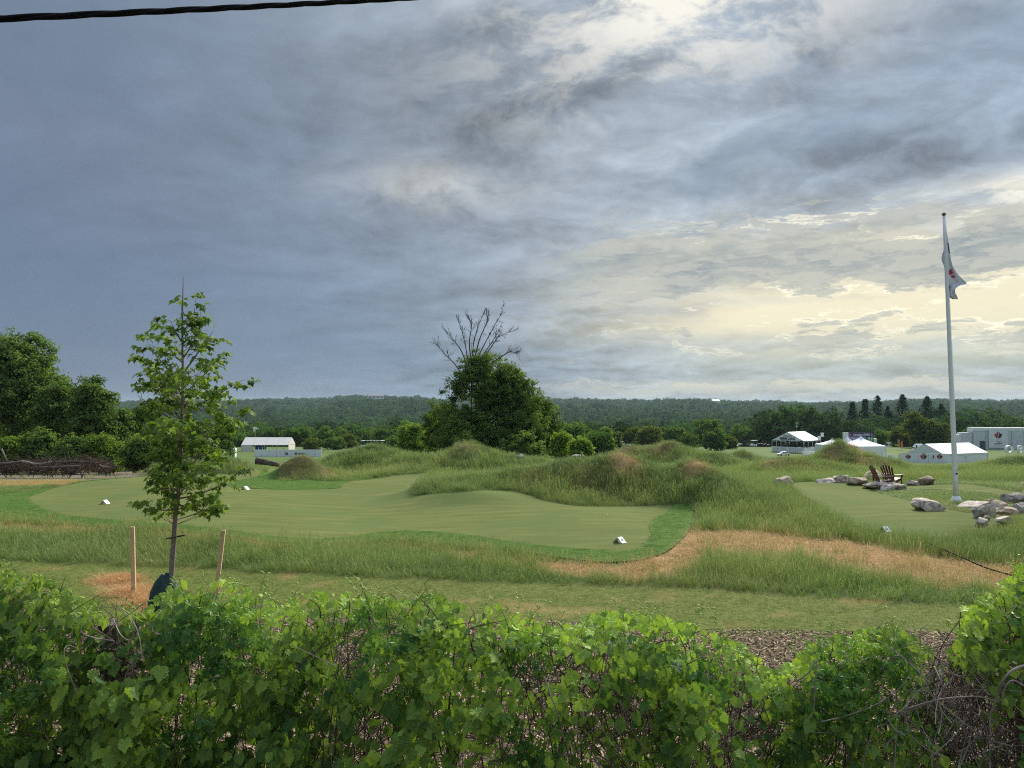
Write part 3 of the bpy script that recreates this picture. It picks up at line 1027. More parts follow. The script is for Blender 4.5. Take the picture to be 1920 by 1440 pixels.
# lusher, taller hollow grass right of the lower green and over the ridge
hgt *= np.where(leftz, 0.3, 1.0)
hue = np.clip(0.15 + 0.85 * fbm(p[:, 0] / 2.6 + 3, p[:, 1] / 2.2, 47, 3) + 0.35 * (fbm(p[:, 0] / .5, p[:, 1] / .5, 49, 2) - .5) + 0.3 * sstep(34, 44, p[:, 1]), 0, 1)
lap = H(p[:, 0], p[:, 1]) - .25 * (H(p[:, 0] + 1.4, p[:, 1]) + H(p[:, 0] - 1.4, p[:, 1]) + H(p[:, 0], p[:, 1] + 1.4) + H(p[:, 0], p[:, 1] - 1.4))
hump = sstep(.03, .30, lap) * sstep(18, 23, p[:, 1])
hgt *= 1 - .50 * hump
hue = np.clip(hue - .45 * hump + .22 * (1 - hump) * sstep(20, 25, p[:, 1]) * sstep(.12, -.12, lap), 0, 1)
pick = np.where(isdry, rng.integers(4, 7, n), rng.integers(0, 4, n)).astype(float)
rot = np.stack([rng.normal(0, .10, n), rng.normal(0, .10, n) + 0.06, rng.uniform(0, 6.28, n)], 1)
sc_ = np.stack([big, big, np.where(isdry, 0.8 + 0.6 * rng.random(n), hgt * big ** .3)], 1)
scatter('tall_grass', np.column_stack([p, H(p[:, 0], p[:, 1])]), rot, sc_, tall_src, {'pick': pick, 'dry': np.where(isdry, 0.45 + .55 * rng.random(n), dry_ * .40), 'hue': hue},
        'tall wispy fescue covering the mounds and banks round the greens')
print('tall', n)

# mown strip and turf fringe
mow_src = source_collection('mown_tufts', [tuft('mown%d' % i, 22, 0.062, 0.12, 1.0, 0.006, 300 + i, segs=2) for i in range(3)])
p = frustum_pts(9.5, 18.5, lambda y: 130, 1.0)
dry_, dirt_, mow_, mul_ = surf_masks(p[:, 0], p[:, 1])
keep = (mow_ > rng.random(len(p))) | ((mul_ > .5) & (rng.random(len(p)) < 0.12 * sstep(-1.3, 0, p[:, 1] - y_mulch(p[:, 0]))))
p, dry_ = p[keep], dry_[keep]
n = len(p)
hue = np.clip(-.05 + 0.95 * fbm(p[:, 0] / 1.2, p[:, 1] / 0.30, 53, 3) + .25 * (rng.random(n) - .5), 0, 1)
scatter('mown_grass', np.column_stack([p, H(p[:, 0], p[:, 1])]), np.stack([rng.normal(0, .1, n), rng.normal(0, .1, n), rng.uniform(0, 6.28, n)], 1),
        np.stack([np.ones(n), np.ones(n), 0.55 + 1.0 * fbm(p[:, 0] / .6, p[:, 1] / .25, 57, 3)], 1), mow_src,
        {'pick': rng.integers(0, 3, n).astype(float), 'dry': np.clip(dry_ * 1.1 + 0.12 * rng.random(n), 0, 1), 'hue': hue}, 'mown grass strip between the mulch bed and the tall grass')
print('mown', n)

# short dense blades standing on the fringe turf and spilling over its edge
e0 = bounds(FRINGE_L)
nf = int((e0[1] - e0[0]) * (e0[3] - e0[2]) * 95)
p = np.stack([rng.uniform(e0[0], e0[1], nf), rng.uniform(e0[2], e0[3], nf)], 1)
sf, sg_ = poly_sd(FRINGE_L, p[:, 0], p[:, 1]), poly_sd(GREEN_L, p[:, 0], p[:, 1])
p = p[(sf < 0.04) & (sg_ > -0.01) & (rng.random(nf) < np.clip(22 / p[:, 1], .2, 1) ** 1.5)]
n = len(p)
hue = np.clip(fbm(p[:, 0] / .8, p[:, 1] / .22, 63, 3) * 1.2 - .1 + .3 * (rng.random(n) - .5), 0, 1)
scatter('fringe_grass', np.column_stack([p, H(p[:, 0], p[:, 1]) + .03]), np.stack([rng.normal(0, .15, n), rng.normal(0, .15, n), rng.uniform(0, 6.28, n)], 1),
        np.stack([1.15 + 0 * hue, 1.15 + 0 * hue, 0.6 + .5 * rng.random(n)], 1), mow_src, {'pick': rng.integers(0, 3, n).astype(float), 'dry': .12 * rng.random(n), 'hue': hue, 'turf': np.ones(n)}, 'short green blades of the fringe turf')
print('fringe', n)

# loose straw lying over the dead patches
lsrc = source_collection('loose_straw', [tuft('loose%d' % i, 18, 0.055, 0.22, 3.0, 0.007, 850 + i, segs=2) for i in range(3)])
p = frustum_pts(13, 27, lambda y: 60, 1.0)
dry_, dirt_, mow_, mul_ = surf_masks(p[:, 0], p[:, 1])
keep = (dry_ > .45) & (allgreen_sd(p[:, 0], p[:, 1]) > .12) & (rng.random(len(p)) < dry_) & (dirt_ < .3)
p = p[keep]
n = len(p)
scatter('loose_straw', np.column_stack([p, H(p[:, 0], p[:, 1]) + .06 * rng.random(n)]), np.stack([rng.normal(0, .3, n), rng.normal(0, .3, n), rng.uniform(0, 6.28, n)], 1),
        np.repeat(rng.uniform(.7, 1.5, n)[:, None], 3, 1), lsrc, {'pick': rng.integers(0, 3, n).astype(float), 'dry': .75 + .25 * rng.random(n), 'hue': np.zeros(n)}, 'matted dead straw lying over the tan patches')
print('straw', n)

# wood chips under the hedge
chip_m = mat('wood_chip', (0.36, 0.29, 0.245), 0.9, 0.1)
q_ = NT(chip_m.node_tree)
oi_ = q_.attr('hue', 'INSTANCER')
q_.put(chip_m.node_tree.nodes['Principled BSDF'].inputs['Base Color'], q_.mix(oi_, (0.095, 0.068, 0.038), (0.62, 0.48, 0.31)))
chips = []
for i in range(3):
    b_ = MB()
    b_.box((0, 0, .004), (0.038 + .016 * i, 0.014, 0.005))
    chips.append(b_.mesh('chip%d' % i, chip_m))
p = frustum_pts(5.2, 12.2, lambda y: 620, 0.8)
keep = p[:, 1] < y_mulch(p[:, 0]) + 0.15
p = p[keep]
n = len(p)
scatter('wood_chips', np.column_stack([p, np.full(n, 0.006)]), np.stack([rng.normal(0, .35, n), rng.normal(0, .35, n), rng.uniform(0, 6.28, n)], 1),
        np.repeat(rng.uniform(.5, 1.25, n)[:, None], 3, 1), source_collection('chips', chips), {'pick': rng.integers(0, 3, n).astype(float), 'hue': rng.random(n) ** 1.6},
        'brown wood chip mulch spread behind the hedge', chip_m)
print('chips', n)


# ------------------------------------------------------------------ trees
def cards(C, N, S, r, aspect=0.55, bend=0.25):
    """folded leaf cards: centres, normals, sizes"""
    n = len(C)
    N = N / (np.linalg.norm(N, axis=1)[:, None] + 1e-9)
    rnd = r.normal(size=(n, 3))
    T_ = np.cross(N, rnd)
    T_ /= np.linalg.norm(T_, axis=1)[:, None] + 1e-9
    B = np.cross(N, T_)
    S = S[:, None]
    V = np.stack([C - T_ * S * .5 - N * S * bend * .5, C + B * S * aspect * .5 + N * S * .04, C + T_ * S * .5 - N * S * bend, C - B * S * aspect * .5 + N * S * .04], 1).reshape(-1, 3)
    Q_ = np.arange(4 * n).reshape(-1, 4)
    return V, Q_


def crown_points(blobs, nclump, per, cr, r, shell=0.55, gap=0.42, nseed=0):
    """clumps of leaves inside ellipsoids; noise keeps some of the volume empty"""
    w = np.array([b[3] * b[4] * b[5] for b in blobs]) ** 0.7
    ci = r.choice(len(blobs), nclump, p=w / w.sum())
    b = np.array(blobs)[ci]
    d = r.normal(size=(nclump, 3))
    d /= np.linalg.norm(d, axis=1)[:, None]
    rad = np.minimum((shell + (1 - shell) * r.random(nclump)) * (1 + 0.10 * r.normal(size=nclump)), 1.06)
    c = b[:, :3] + d * rad[:, None] * b[:, 3:6]
    g = fbm(c[:, 0] / (cr * 2.2) + nseed, c[:, 2] / (cr * 2.2) + c[:, 1] * .31, 60 + nseed, 2)
    keep = g > gap * 0.9
    c, d = c[keep], d[keep]
    n = len(c)
    k_ = r.poisson(per, n)
    idx = np.repeat(np.arange(n), k_)
    off = r.normal(size=(len(idx), 3))
    off /= np.linalg.norm(off, axis=1)[:, None]
    off *= (r.random(len(idx)) ** 0.5)[:, None] * cr * np.repeat(r.uniform(.6, 1.25, n), k_)[:, None] * np.array((1, 1, .7))
    C = c[idx] + off
    N = off / cr * 0.7 + d[idx] * 0.6 + np.array((0, 0, 0.55)) + r.normal(size=(len(idx), 3)) * 0.45
    tint = np.clip(np.repeat(r.normal(.42, .20, n), k_) + r.normal(0, .16, len(idx)), 0, 1)
    return C, N, tint, c


def limbs(mb, base, top, r0, ends, r, frac=(0.3, 0.9), n_s=6):
    base, top = np.array(base, float), np.array(top, float)
    pts = bez(base, base * .45 + top * .55 + r.normal(0, .03, 3) * np.linalg.norm(top - base), top, 9)
    mb.tube(pts, np.linspace(r0, r0 * .22, 9), 7)
    for e in ends:
        u = r.uniform(*frac)
        i = int(u * 8)
        s_ = pts[i]
        m_ = s_ * .5 + np.array(e) * .5 + np.array((0, 0, .10)) * np.linalg.norm(np.array(e) - s_)
        mb.tube(bez(s_, m_, e, 7), np.linspace(r0 * .42 * (1 - u * .6), r0 * .05, 7), n_s - 1, cap=False)


def leafy_tree(name, blobs, nclump, per, cr, leaf, trunk_top, r0, leaf_m, seed, label, cat='tree', loc=(0, 0, 0), rz=0, group=None, shell=.55, gap=.42, nl=14, lean=(0, 0), aspect=.55, bark='bark', trunk=True, bush=False):
    r = np.random.default_rng(seed)
    C, N, tint, cl = crown_points(blobs, nclump, per, cr, r, shell, gap, seed % 50)
    V, Q_ = cards(C, N, leaf * r.uniform(.65, 1.25, len(C)), r, aspect)
    root = thing(name, label, cat, loc, rz, group)
    obj('crown' if not bush else 'foliage', new_mesh('crown', V, Q_, leaf_m, False, {'tint': np.repeat(tint, 4)}), root)
    mb = MB()
    ends = cl[r.choice(len(cl), min(nl, len(cl)), replace=False)]
    if bush:
        for e in ends:
            b0 = np.array((r.normal(0, .25), r.normal(0, .25), -.2))
            mb.tube(bez(b0, b0 * .5 + e * .5 + np.array((0, 0, .3)), e, 6), np.linspace(r0, r0 * .2, 6), 5, False)
        mb.build('stem', M[bark], root)
    else:
        limbs(mb, (0, 0, -.4), (lean[0], lean[1], trunk_top), r0, ends, r)
        mb.build('trunk', M[bark], root)
    return root


def ground_at(px, Y, dz=0.0):
    x = (px - 960) / F * Y
    return (float(x), float(Y), float(H(x, Y)) + dz)


def top_h(px, py, Y):
    """height above ground of an object at px, Y reaching row py"""
    return at(px, py, Y)[2] - float(H((px - 960) / F * Y, Y))


def px_m(Y):
    return Y / F


def tree_at(px, py_top, Y, wpx, label, leaf_m, seed, name='tree', cat='tree', crownbase=.25, leaf=.30, nclump=420, per=26, cr=.75, lobes=6, group=None, bush=False, taper=.6, shell=.55, gap=.42, r0=None):
    h = top_h(px, py_top, Y)
    w = wpx * px_m(Y) / 2
    r = np.random.default_rng(seed + 900)
    zb = h * crownbase
    blobs = [(0, 0, (h + zb) / 2, w * .72, w * .72, (h - zb) / 2 * .92)]
    for i in range(lobes):
        u = (i + .5) / lobes
        a = i * 2.4 + r.uniform(-.4, .4)
        rr = w * (1 - taper * u) * r.uniform(.42, .72)
        s_ = w * r.uniform(.25, .52) * (1 - .35 * u * taper)
        z = zb + (h - zb) * np.clip(.22 + .62 * u + r.normal(0, .06), .1, .9)
        blobs.append((rr * math.cos(a), rr * math.sin(a), z, s_, s_, min(s_ * r.uniform(.7, 1.0), (h - z))))
    return leafy_tree(name, blobs, nclump, per, cr, leaf, h * .8, r0 or max(.05, h * .022), leaf_m, seed, label, cat, ground_at(px, Y), 0, group, shell, gap, bush=bush)


# left stand of trees behind the brush pile
tree_at(28, 614, 62, 190, 'tallest broad dark green tree at the far left edge of the clearing', M['leaf_left'], 11, gap=.30, crownbase=.16, nclump=950, per=30, cr=.62, leaf=.26, lobes=9, taper=.45)
tree_at(-70, 690, 64, 190, 'dark tree cut by the left edge of the picture', M['leaf_left'], 12, crownbase=.16, nclump=600, per=28, cr=.65, leaf=.28, lobes=8)
tree_at(118, 703, 60, 130, 'mid height green tree leaning against the tallest tree on the left', M['leaf_left'], 13, crownbase=.10, nclump=620, per=30, cr=.55, leaf=.25, lobes=8, taper=.4)
tree_at(178, 697, 58, 115, 'rounded green tree at the right end of the left stand', M['leaf_left'], 14, crownbase=.10, nclump=600, per=30, cr=.52, leaf=.25, lobes=8)
tree_at(226, 762, 60, 90, 'small shadowy tree just left of the staked sapling', M['leaf_left'], 15, crownbase=.08, nclump=320, per=28, cr=.5, leaf=.24, lobes=6)
tree_at(268, 752, 62, 95, 'loose green tree seen through the staked sapling', M['leaf_mid'], 16, crownbase=.08, nclump=340, per=26, cr=.5, leaf=.24)
tree_at(330, 778, 66, 110, 'low rounded tree hidden behind the staked sapling', M['leaf_mid'], 17, crownbase=.06, nclump=360, per=26, cr=.52, leaf=.24)
tree_at(415, 800, 85, 70, 'small dark tree between the sapling and the cream tent', M['leaf_mid'], 18, crownbase=.08, nclump=240, per=24, cr=.55, leaf=.28)
for i, (px, py, w, Y, lab) in enumerate([(18, 815, 80, 51, 'pale green shrub at the left edge above the brush pile'), (75, 800, 100, 52, 'bright green shrub behind the middle of the brush pile'),
                                      (140, 812, 90, 51.5, 'leafy shrub over the tangled dead branches'), (200, 806, 90, 52, 'yellowish green shrub at the right end of the brush pile'),
                                      (262, 812, 85, 51, 'shrub behind the lower left leaves of the sapling'), (322, 826, 80, 52, 'shrub directly behind the sapling trunk'), (385, 834, 60, 54, 'small shrub right of the sapling trunk beside the grass mound')]):
    tree_at(px, py, Y, w, lab, M['leaf_bright'] if i in (0, 3) else M['leaf_left'], 30 + i, 'shrub', 'shrub', -.05, .20, 300, 26, .42, 6, 'shrubs along the edge of the clearing', True, taper=.5, gap=.34, r0=.03)

# central overgrown tree with the dead tree standing in it
h_c = top_h(915, 655, 72)
pm = px_m(72)
cb = [(0, 0, h_c * .50, 74 * pm, 60 * pm, h_c * .46), (-5 * pm, 0, h_c * .74, 50 * pm, 46 * pm, h_c * .245), (-38 * pm, -.6, h_c * .36, 62 * pm, 60 * pm, h_c * .34), (52 * pm, -.4, h_c * .33, 68 * pm, 60 * pm, h_c * .33),
      (32 * pm, -.8, h_c * .70, 44 * pm, 42 * pm, h_c * .24), (12 * pm, -.3, h_c * .82, 42 * pm, 40 * pm, h_c * .17), (62 * pm, -.5, h_c * .52, 46 * pm, 46 * pm, h_c * .27), (46 * pm, -.2, h_c * .70, 38 * pm, 38 * pm, h_c * .20), (-25 * pm, -.5, h_c * .60, 42 * pm, 40 * pm, h_c * .22), (0, -1.5, h_c * .25, 88 * pm, 60 * pm, h_c * .25)]
leafy_tree('vine_covered_tree', cb, 2100, 34, .50, .23, h_c * .8, .3, M['leaf_center'], 51, 'big dark rounded tree smothered in leaves at the centre skyline', 'tree', ground_at(908, 72), shell=.70, gap=.33, nl=20)
tree_at(1012, 728, 75, 110, 'dark lobe of tree against the right side of the big central tree', M['leaf_center'], 52, crownbase=.05, nclump=640, per=30, cr=.5, leaf=.24, lobes=8, taper=.35)
tree_at(822, 738, 76, 75, 'narrow dark tree on the left flank of the big central tree', M['leaf_center'], 53, crownbase=.05, nclump=420, per=28, cr=.5, leaf=.24, lobes=7, taper=.4)
tree_at(772, 786, 84, 78, 'lighter green round tree left of the big central tree', M['leaf_bright'], 54, crownbase=.05, nclump=380, per=26, cr=.55, leaf=.27, lobes=7)
tree_at(1052, 806, 62, 60, 'pale green bush at the foot of the big central tree on the right', M['leaf_bright'], 55, 'shrub', 'shrub', -.05, .2, 300, 26, .4, 6, None, True, r0=.03)
tree_at(1090, 815, 60, 60, 'brightest yellow green bush beyond the middle mounds', M['leaf_bright'], 56, 'shrub', 'shrub', -.05, .2, 300, 26, .38, 6, None, True, r0=.03)
tree_at(985, 800, 66, 90, 'wide leafy bush below the right lobe of the central tree', M['leaf_left'], 57, 'shrub', 'shrub', -.05, .22, 360, 26, .42, 6, None, True, r0=.03)
tree_at(868, 806, 64, 90, 'dark bush in front of the big central tree', M['leaf_center'], 58, 'shrub', 'shrub', -.05, .22, 360, 26, .42, 6, None, True, r0=.03)


def bare_tree(name, label, stems, Y, seed, depth=4):
    r = np.random.default_rng(seed)
    mb = MB()
    root_p = np.array(ground_at(stems[0][0][0], Y))
    rt = thing(name, label, 'tree', tuple(root_p))

    def grow(p0, dirv, L, r0, d):
        e = p0 + dirv * L
        m_ = (p0 + e) / 2 + r.normal(0, .09, 3) * L
        pts = bez(p0, m_, e + np.array((0, 0, .12)) * L, 6)
        mb.tube(pts, np.linspace(r0, max(r0 * .35, .009), 6), 4, False)
        if d <= 0:
            return
        for _ in range(r.integers(2, 4)):
            u = r.uniform(.25, 1.0)
            nd = dirv + r.normal(0, .45, 3) + np.array((0, 0, .25))
            nd /= np.linalg.norm(nd)
            grow(pts[int(u * 5)], nd, L * r.uniform(.35, .65), max(r0 * .6, .013), d - 1)
    for pl in stems:
        pts = crom([at(px, py, Y + dy) - root_p for px, py, dy in pl], 5, False)
        n_ = len(pts)
        rad = np.linspace(.075, .014, n_)
        mb.tube(pts, rad, 6, False)
        for i in range(n_ // 2, n_):
            for _ in range(2):
                tg = pts[min(i + 1, n_ - 1)] - pts[max(i - 1, 0)]
                tg /= np.linalg.norm(tg)
                nd = tg + r.normal(0, .55, 3) + np.array((0, 0, .15))
                nd /= np.linalg.norm(nd)
                grow(pts[i], nd, r.uniform(.4, .95), max(rad[i] * .45, .013), 1)
    mb.build('trunk', M['dead_bark'], rt)
    return rt


bare_tree('dead_tree', 'leafless dead tree rising out of the big central tree', [
    [(885, 850, 1), (884, 720, .5), (886, 662, 0), (894, 618, 0), (905, 592, .4)],
    [(885, 720, .5), (876, 668, 0), (870, 635, -.3), (861, 604, 0)],
    [(885, 740, .5), (858, 690, -.4), (838, 668, -.6), (818, 646, -.5)],
    [(886, 700, .5), (918, 655, .3), (935, 632, .2), (957, 622, .4)],
    [(886, 690, .5), (906, 650, .6), (922, 620, .8), (940, 588, .8)],
    [(880, 720, .3), (868, 720, -.8), (850, 714, -1.2), (828, 742, -1.4)],
    [(890, 700, .3), (935, 672, -.6), (955, 660, -1.0), (966, 662, -1)],
    [(886, 690, .5), (898, 640, -.4), (912, 606, -.8), (916, 590, -.8)],
    [(886, 695, .4), (880, 645, .6), (884, 612, .9), (880, 596, 1)],
    [(880, 700, .3), (866, 660, .7), (852, 640, 1.0), (836, 622, 1.1)],
    [(888, 690, .5), (918, 648, -.9), (934, 622, -1.2)],
], 72, 61)

# separate trees of the valley, in front of the forest
mid = [(1075, 788, 120, 62, 'leaf_mid', 'rounded mid green tree right of the bright bushes'), (1126, 794, 112, 62, 'leaf_mid', 'dense round tree between the mounds and the first white car'),
       (1188, 800, 190, 46, 'leaf_olive', 'left one of the rounded olive trees past the white car'), (1216, 796, 180, 62, 'leaf_olive', 'broad rounded olive tree above the middle mounds'), (1262, 798, 200, 60, 'leaf_mid', 'soft green tree right of the broad olive tree'),
       (1330, 782, 215, 70, 'leaf_mid', 'taller pale tree behind the rounded tree near the low white tent'), (1338, 803, 165, 56, 'leaf_mid', 'rounded dark tree just left of the low white tent'), (1395, 795, 240, 70, 'leaf_mid', 'tree standing above the low white tent roof'),
       (1440, 792, 250, 60, 'leaf_mid', 'tree behind the left eave of the lettered tent'), (1495, 790, 255, 70, 'leaf_mid', 'tree rising behind the ridge of the lettered tent'), (1545, 800, 240, 50, 'leaf_mid', 'small tree behind the leftmost peaked tent'),
       (1718, 770, 190, 62, 'leaf_olive', 'tall olive tree left of the flagpole above the white marquee'), (1757, 789, 185, 52, 'leaf_olive', 'smaller olive tree between the tall olive tree and the flagpole'), (1690, 800, 200, 50, 'leaf_olive', 'low olive tree above the white trailer'),
       (1660, 806, 220, 44, 'leaf_mid', 'small green tree behind the white trailer'), (1822, 806, 210, 60, 'leaf_mid', 'tree behind the stepped end of the grey stand'), (560, 800, 210, 80, 'leaf_mid', 'tree behind the right end of the cream tent'),
       (500, 792, 230, 80, 'leaf_mid', 'tree rising behind the cream tent'), (620, 800, 200, 76, 'leaf_mid', 'green tree above the left end of the back ridge'), (672, 796, 220, 76, 'leaf_mid', 'tree behind the row of white carts'), (724, 802, 200, 60, 'leaf_mid', 'tree right of the row of white carts'),
       (448, 806, 200, 60, 'leaf_mid', 'tree left of the cream tent behind the white sign')]
for i, (px, py, Y, w, lm, lab) in enumerate(mid):
    tree_at(px, py, Y, w, lab, M[lm], 70 + i, crownbase=.04, leaf=.42 + Y * .0008, nclump=260, per=20, cr=.95, lobes=10, taper=.35, gap=.40, group='separate trees in the valley')


for i, (px, py, Y, w, lab) in enumerate([(585, 822, 170, 44, 'low shrub touching the right end of the cream tent'), (628, 818, 172, 52, 'low shrub behind the right end of the branded barrier'), (652, 812, 182, 46, 'taller shrub left of the row of white carts'),
                                      (735, 818, 170, 50, 'low shrub between the white carts and the blue umbrella'), (1150, 806, 172, 40, 'low shrub left of the white car between the round trees'), (1290, 812, 172, 50, 'low shrub above the middle mounds right of the olive trees'), (1365, 818, 178, 40, 'low shrub beside the low long white tent')]):
    tree_at(px, py, Y, w, lab, M['leaf_mid'] if i % 2 else M['leaf_olive'], 120 + i, 'shrub', 'shrub', -.05, .45, 150, 20, .8, 7, 'low shrubs along the valley lawn', True, taper=.4, gap=.36, r0=.05)


def conifer_arrays(h, w, n, leaf, seed, gap=.3):
    r = np.random.default_rng(seed)
    u = r.random(n) ** .75
    z = h * (.08 + .92 * u)
    tier = np.floor(u * h / 0.9)
    a = r.uniform(0, 6.28, n)
    ar = fbm(tier * 3.1, np.cos(a) * 1.5 + 4 + np.sin(a), seed, 2)
    R_ = w / 2 * np.minimum(1, (1 - u) * 1.7 + .12) * (.15 + 1.35 * ar ** 1.5)
    rr = R_ * np.sqrt(r.uniform(.15, 1, n))
    C = np.stack([rr * np.cos(a), rr * np.sin(a), z - .25 * rr], 1)
    N = np.stack([np.cos(a) * .5, np.sin(a) * .5, np.full(n, .9)], 1) + r.normal(0, .35, (n, 3))
    V, Q_ = cards(C, N, leaf * r.uniform(.6, 1.2, n), r, .4, .3)
    return V, Q_, np.repeat(np.clip(r.normal(.4, .25, n), 0, 1), 4)


pines = [(1598, 754, 250, 26, 'leftmost of the ragged pines behind the peaked tents'), (1622, 748, 260, 34, 'pine left of the tallest twin pines behind the purple sign'), (1646, 742, 265, 36, 'tallest ragged pine above the purple and green sign'),
         (1664, 762, 250, 30, 'short pine beside the tallest ragged pine'), (1692, 739, 262, 40, 'tall slender pine midway between the purple sign and flagpole'), (1738, 743, 255, 42, 'tall dark pine just left of the flagpole'), (1765, 757, 262, 30, 'pine standing right behind the flagpole')]
for i, (px, py, Y, w, lab) in enumerate(pines):
    h = top_h(px, py, Y)
    V, Q_, tn = conifer_arrays(h, w * px_m(Y) * 1.7, 1300, 1.05, 400 + i)
    rt = thing('pine_tree', lab, 'tree', ground_at(px, Y), 0, 'tall ragged pines in front of the forest')
    obj('crown', new_mesh('crown', V, Q_, M['needle'], False, {'tint': tn}), rt)
    b_ = MB()
    b_.tube([(0, 0, -.4), (0, 0, h * .5), (.1, 0, h * .97)], [.3, .2, .04], 6)
    b_.build('trunk', M['bark'], rt)

# forest masses: hills covered in trees that nobody could count
def forest_mesh(nm, h, w, ncl, per, leaf, lm, seed):
    r = np.random.default_rng(seed)
    blobs = [(0, 0, h * .55, w * .36, w * .36, h * .43)] + [(w * .24 * math.cos(a), w * .24 * math.sin(a), h * z, w * .27, w * .27, h * .22) for a, z in ((0, .4), (1.6, .6), (3.1, .45), (4.5, .62), (5.5, .74))]
    C, N, tint, _ = crown_points(blobs, ncl, per, w * .13, r, .6, .2, seed % 40)
    V, Q_ = cards(C, N, leaf * r.uniform(.6, 1.25, len(C)), r, .6)
    return new_mesh(nm, V, Q_, lm, False, {'tint': np.repeat(tint, 4)})


def forest_leaf(name, dark, light):
    m_ = leaf_mat(name, dark, light, .18, 0.8, 0.05, objvar=.9)
    return m_


fl1 = forest_leaf('forest_leaf', (0.055, 0.118, 0.036), (0.140, 0.230, 0.066))
fl2 = forest_leaf('forest_leaf_dark', (0.036, 0.084, 0.032), (0.092, 0.160, 0.054))
fsrc = [forest_mesh('wood%d' % i, 12 + i, 10 + i % 2 * 2, 85, 17, .95, fl1 if i < 3 else fl2, 500 + i) for i in range(4)]
for i in range(2):
    V, Q_, tn = conifer_arrays(13, 7.5, 420, 1.7, 520 + i)
    fsrc.append(new_mesh('woodneedle%d' % i, V, Q_, M['needle'], False, {'tint': tn}))
p = []
e = np.geomspace(188, 2750, 42)
for a, b in zip(e[:-1], e[1:]):
    sp = 5.6 if a < 480 else (7.5 if a < 900 else (9.5 if a < 1500 else 12.0))
    w = 2 * (.74 * b + 20)
    n = int(w * (b - a) / sp ** 2)
    p.append(np.stack([rng.uniform(-w / 2, w / 2, n), rng.uniform(a, b, n)], 1))
p = np.concatenate(p)
rr_ = p[:, 0] / p[:, 1]
pxx = 960 + rr_ * F
clear = (np.abs(pxx - 1400) < 42 + 0 * pxx) & (p[:, 1] > 1780) & (p[:, 1] < 2120)
clear |= (np.abs(pxx - 1880) < 60) & (p[:, 1] > 1900) & (p[:, 1] < 2080)
edge_y = 235 + 40 * fbm(p[:, 0] / 60, p[:, 0] * 0, 77, 3)
edge_y = edge_y - 18 * sstep(1380, 1450, pxx) - 45 * sstep(390, 440, pxx) * sstep(860, 800, pxx) - 40 * sstep(1040, 1080, pxx) * sstep(1350, 1320, pxx)
keep = ~clear & (p[:, 1] > edge_y)
p, pxx = p[keep], pxx[keep]
n = len(p)
con = sstep(.46, .60, fbm(p[:, 0] / 150, p[:, 1] / 170, 71, 3) + .12 * sstep(1000, 1200, pxx) * sstep(350, 500, p[:, 1]) - .10 * sstep(900, 700, pxx)) * sstep(300, 420, p[:, 1])
isc = rng.random(n) < con * .34
dk = rng.random(n) < .35
pick = np.where(isc, rng.integers(4, 6, n), np.where(dk, 3, rng.integers(0, 3, n))).astype(float)
s_ = rng.uniform(.70, 1.15, n) * (.52 + .48 * sstep(230, 520, p[:, 1]) + .36 * sstep(1370, 1440, pxx) * sstep(420, 300, p[:, 1])) * np.where(p[:, 1] > 1300, 1.25, 1) * (0.75 + .5 * fbm(p[:, 0] / 40, p[:, 1] / 60, 73, 2))
scatter('forest', np.column_stack([p, H(p[:, 0], p[:, 1]) - .5]), np.stack([0 * s_, 0 * s_, rng.uniform(0, 6.28, n)], 1), np.stack([s_, s_, s_ * rng.uniform(.85, 1.1, n)], 1),
        source_collection('forest_trees', fsrc), {'pick': pick}, 'distant mixed forest covering the valley and hills to the horizon', fl1)
print('forest', n)


# ------------------------------------------------------------------ leaf shapes
def fan_leaf(half, mid=(0, .38), seed=0, curl=.22, wav=.05):
    r = np.random.default_rng(seed)
    L = np.array(half, float)
    rim = np.concatenate([L, (L * (-1, 1))[::-1][1:-1]]) if L[0][0] == 0 else np.concatenate([L, (L * (-1, 1))[::-1]])
    P_ = np.concatenate([[mid], rim])
    x, y = P_[:, 0], P_[:, 1]
    z = -curl * (x ** 2) * .8 - curl * (y - .3) ** 2 * np.sign(y - .3) + .16 * np.abs(x) * (.5 + .5 * r.random()) + r.normal(0, wav, len(P_))
    z[0] = -0.03
    n = len(rim)
    T_ = np.array([(0, 1 + i, 1 + (i + 1) % n) for i in range(n)])
    return np.column_stack([x, y, z]), T_


GRAPE = [fan_leaf([(0, .02), (.10, -.13), (.28, -.14), (.45, .0), (.42, .08), (.52, .22), (.43, .30), (.53, .46), (.40, .52), (.36, .66), (.24, .70), (.15, .86), (0, 1.04)], seed=i, curl=.20 + .08 * i, wav=.035) for i in range(3)]
MAPLE = [fan_leaf([(0, 0), (.22, -.10), (.46, -.02), (.36, .10), (.66, .36), (.46, .38), (.42, .50), (.20, .44), (.27, .70), (.13, .72), (0, 1.05)], seed=10 + i, curl=.35 + .1 * i, wav=.03) for i in range(3)]


def creeper_leaf(seed):
    r = np.random.default_rng(seed)
    V, T_ = [], []
    for a, l in ((-95, .62), (-48, .88), (0, 1.0), (48, .88), (95, .62)):
        a = R(a + r.normal(0, 6))
        d = np.array((math.sin(a), math.cos(a)))
        s_ = np.array((d[1], -d[0]))
        k0 = len(V)
        drop = -.22 - .12 * r.random()
        for u, w in ((.06, 0), (.38, .17), (.68, .19), (1, 0), (.68, -.19), (.38, -.17), (.5, 0)):
            p_ = d * l * u + s_ * w * l
            z = drop * u * u * l + (.07 * l if w else 0.0)
            V.append((p_[0], p_[1], z))
        T_ += [(k0 + 6, k0 + i, k0 + (i + 1) % 6) for i in range(6)]
    return np.array(V), np.array(T_)


CREEP = [creeper_leaf(20 + i) for i in range(3)]


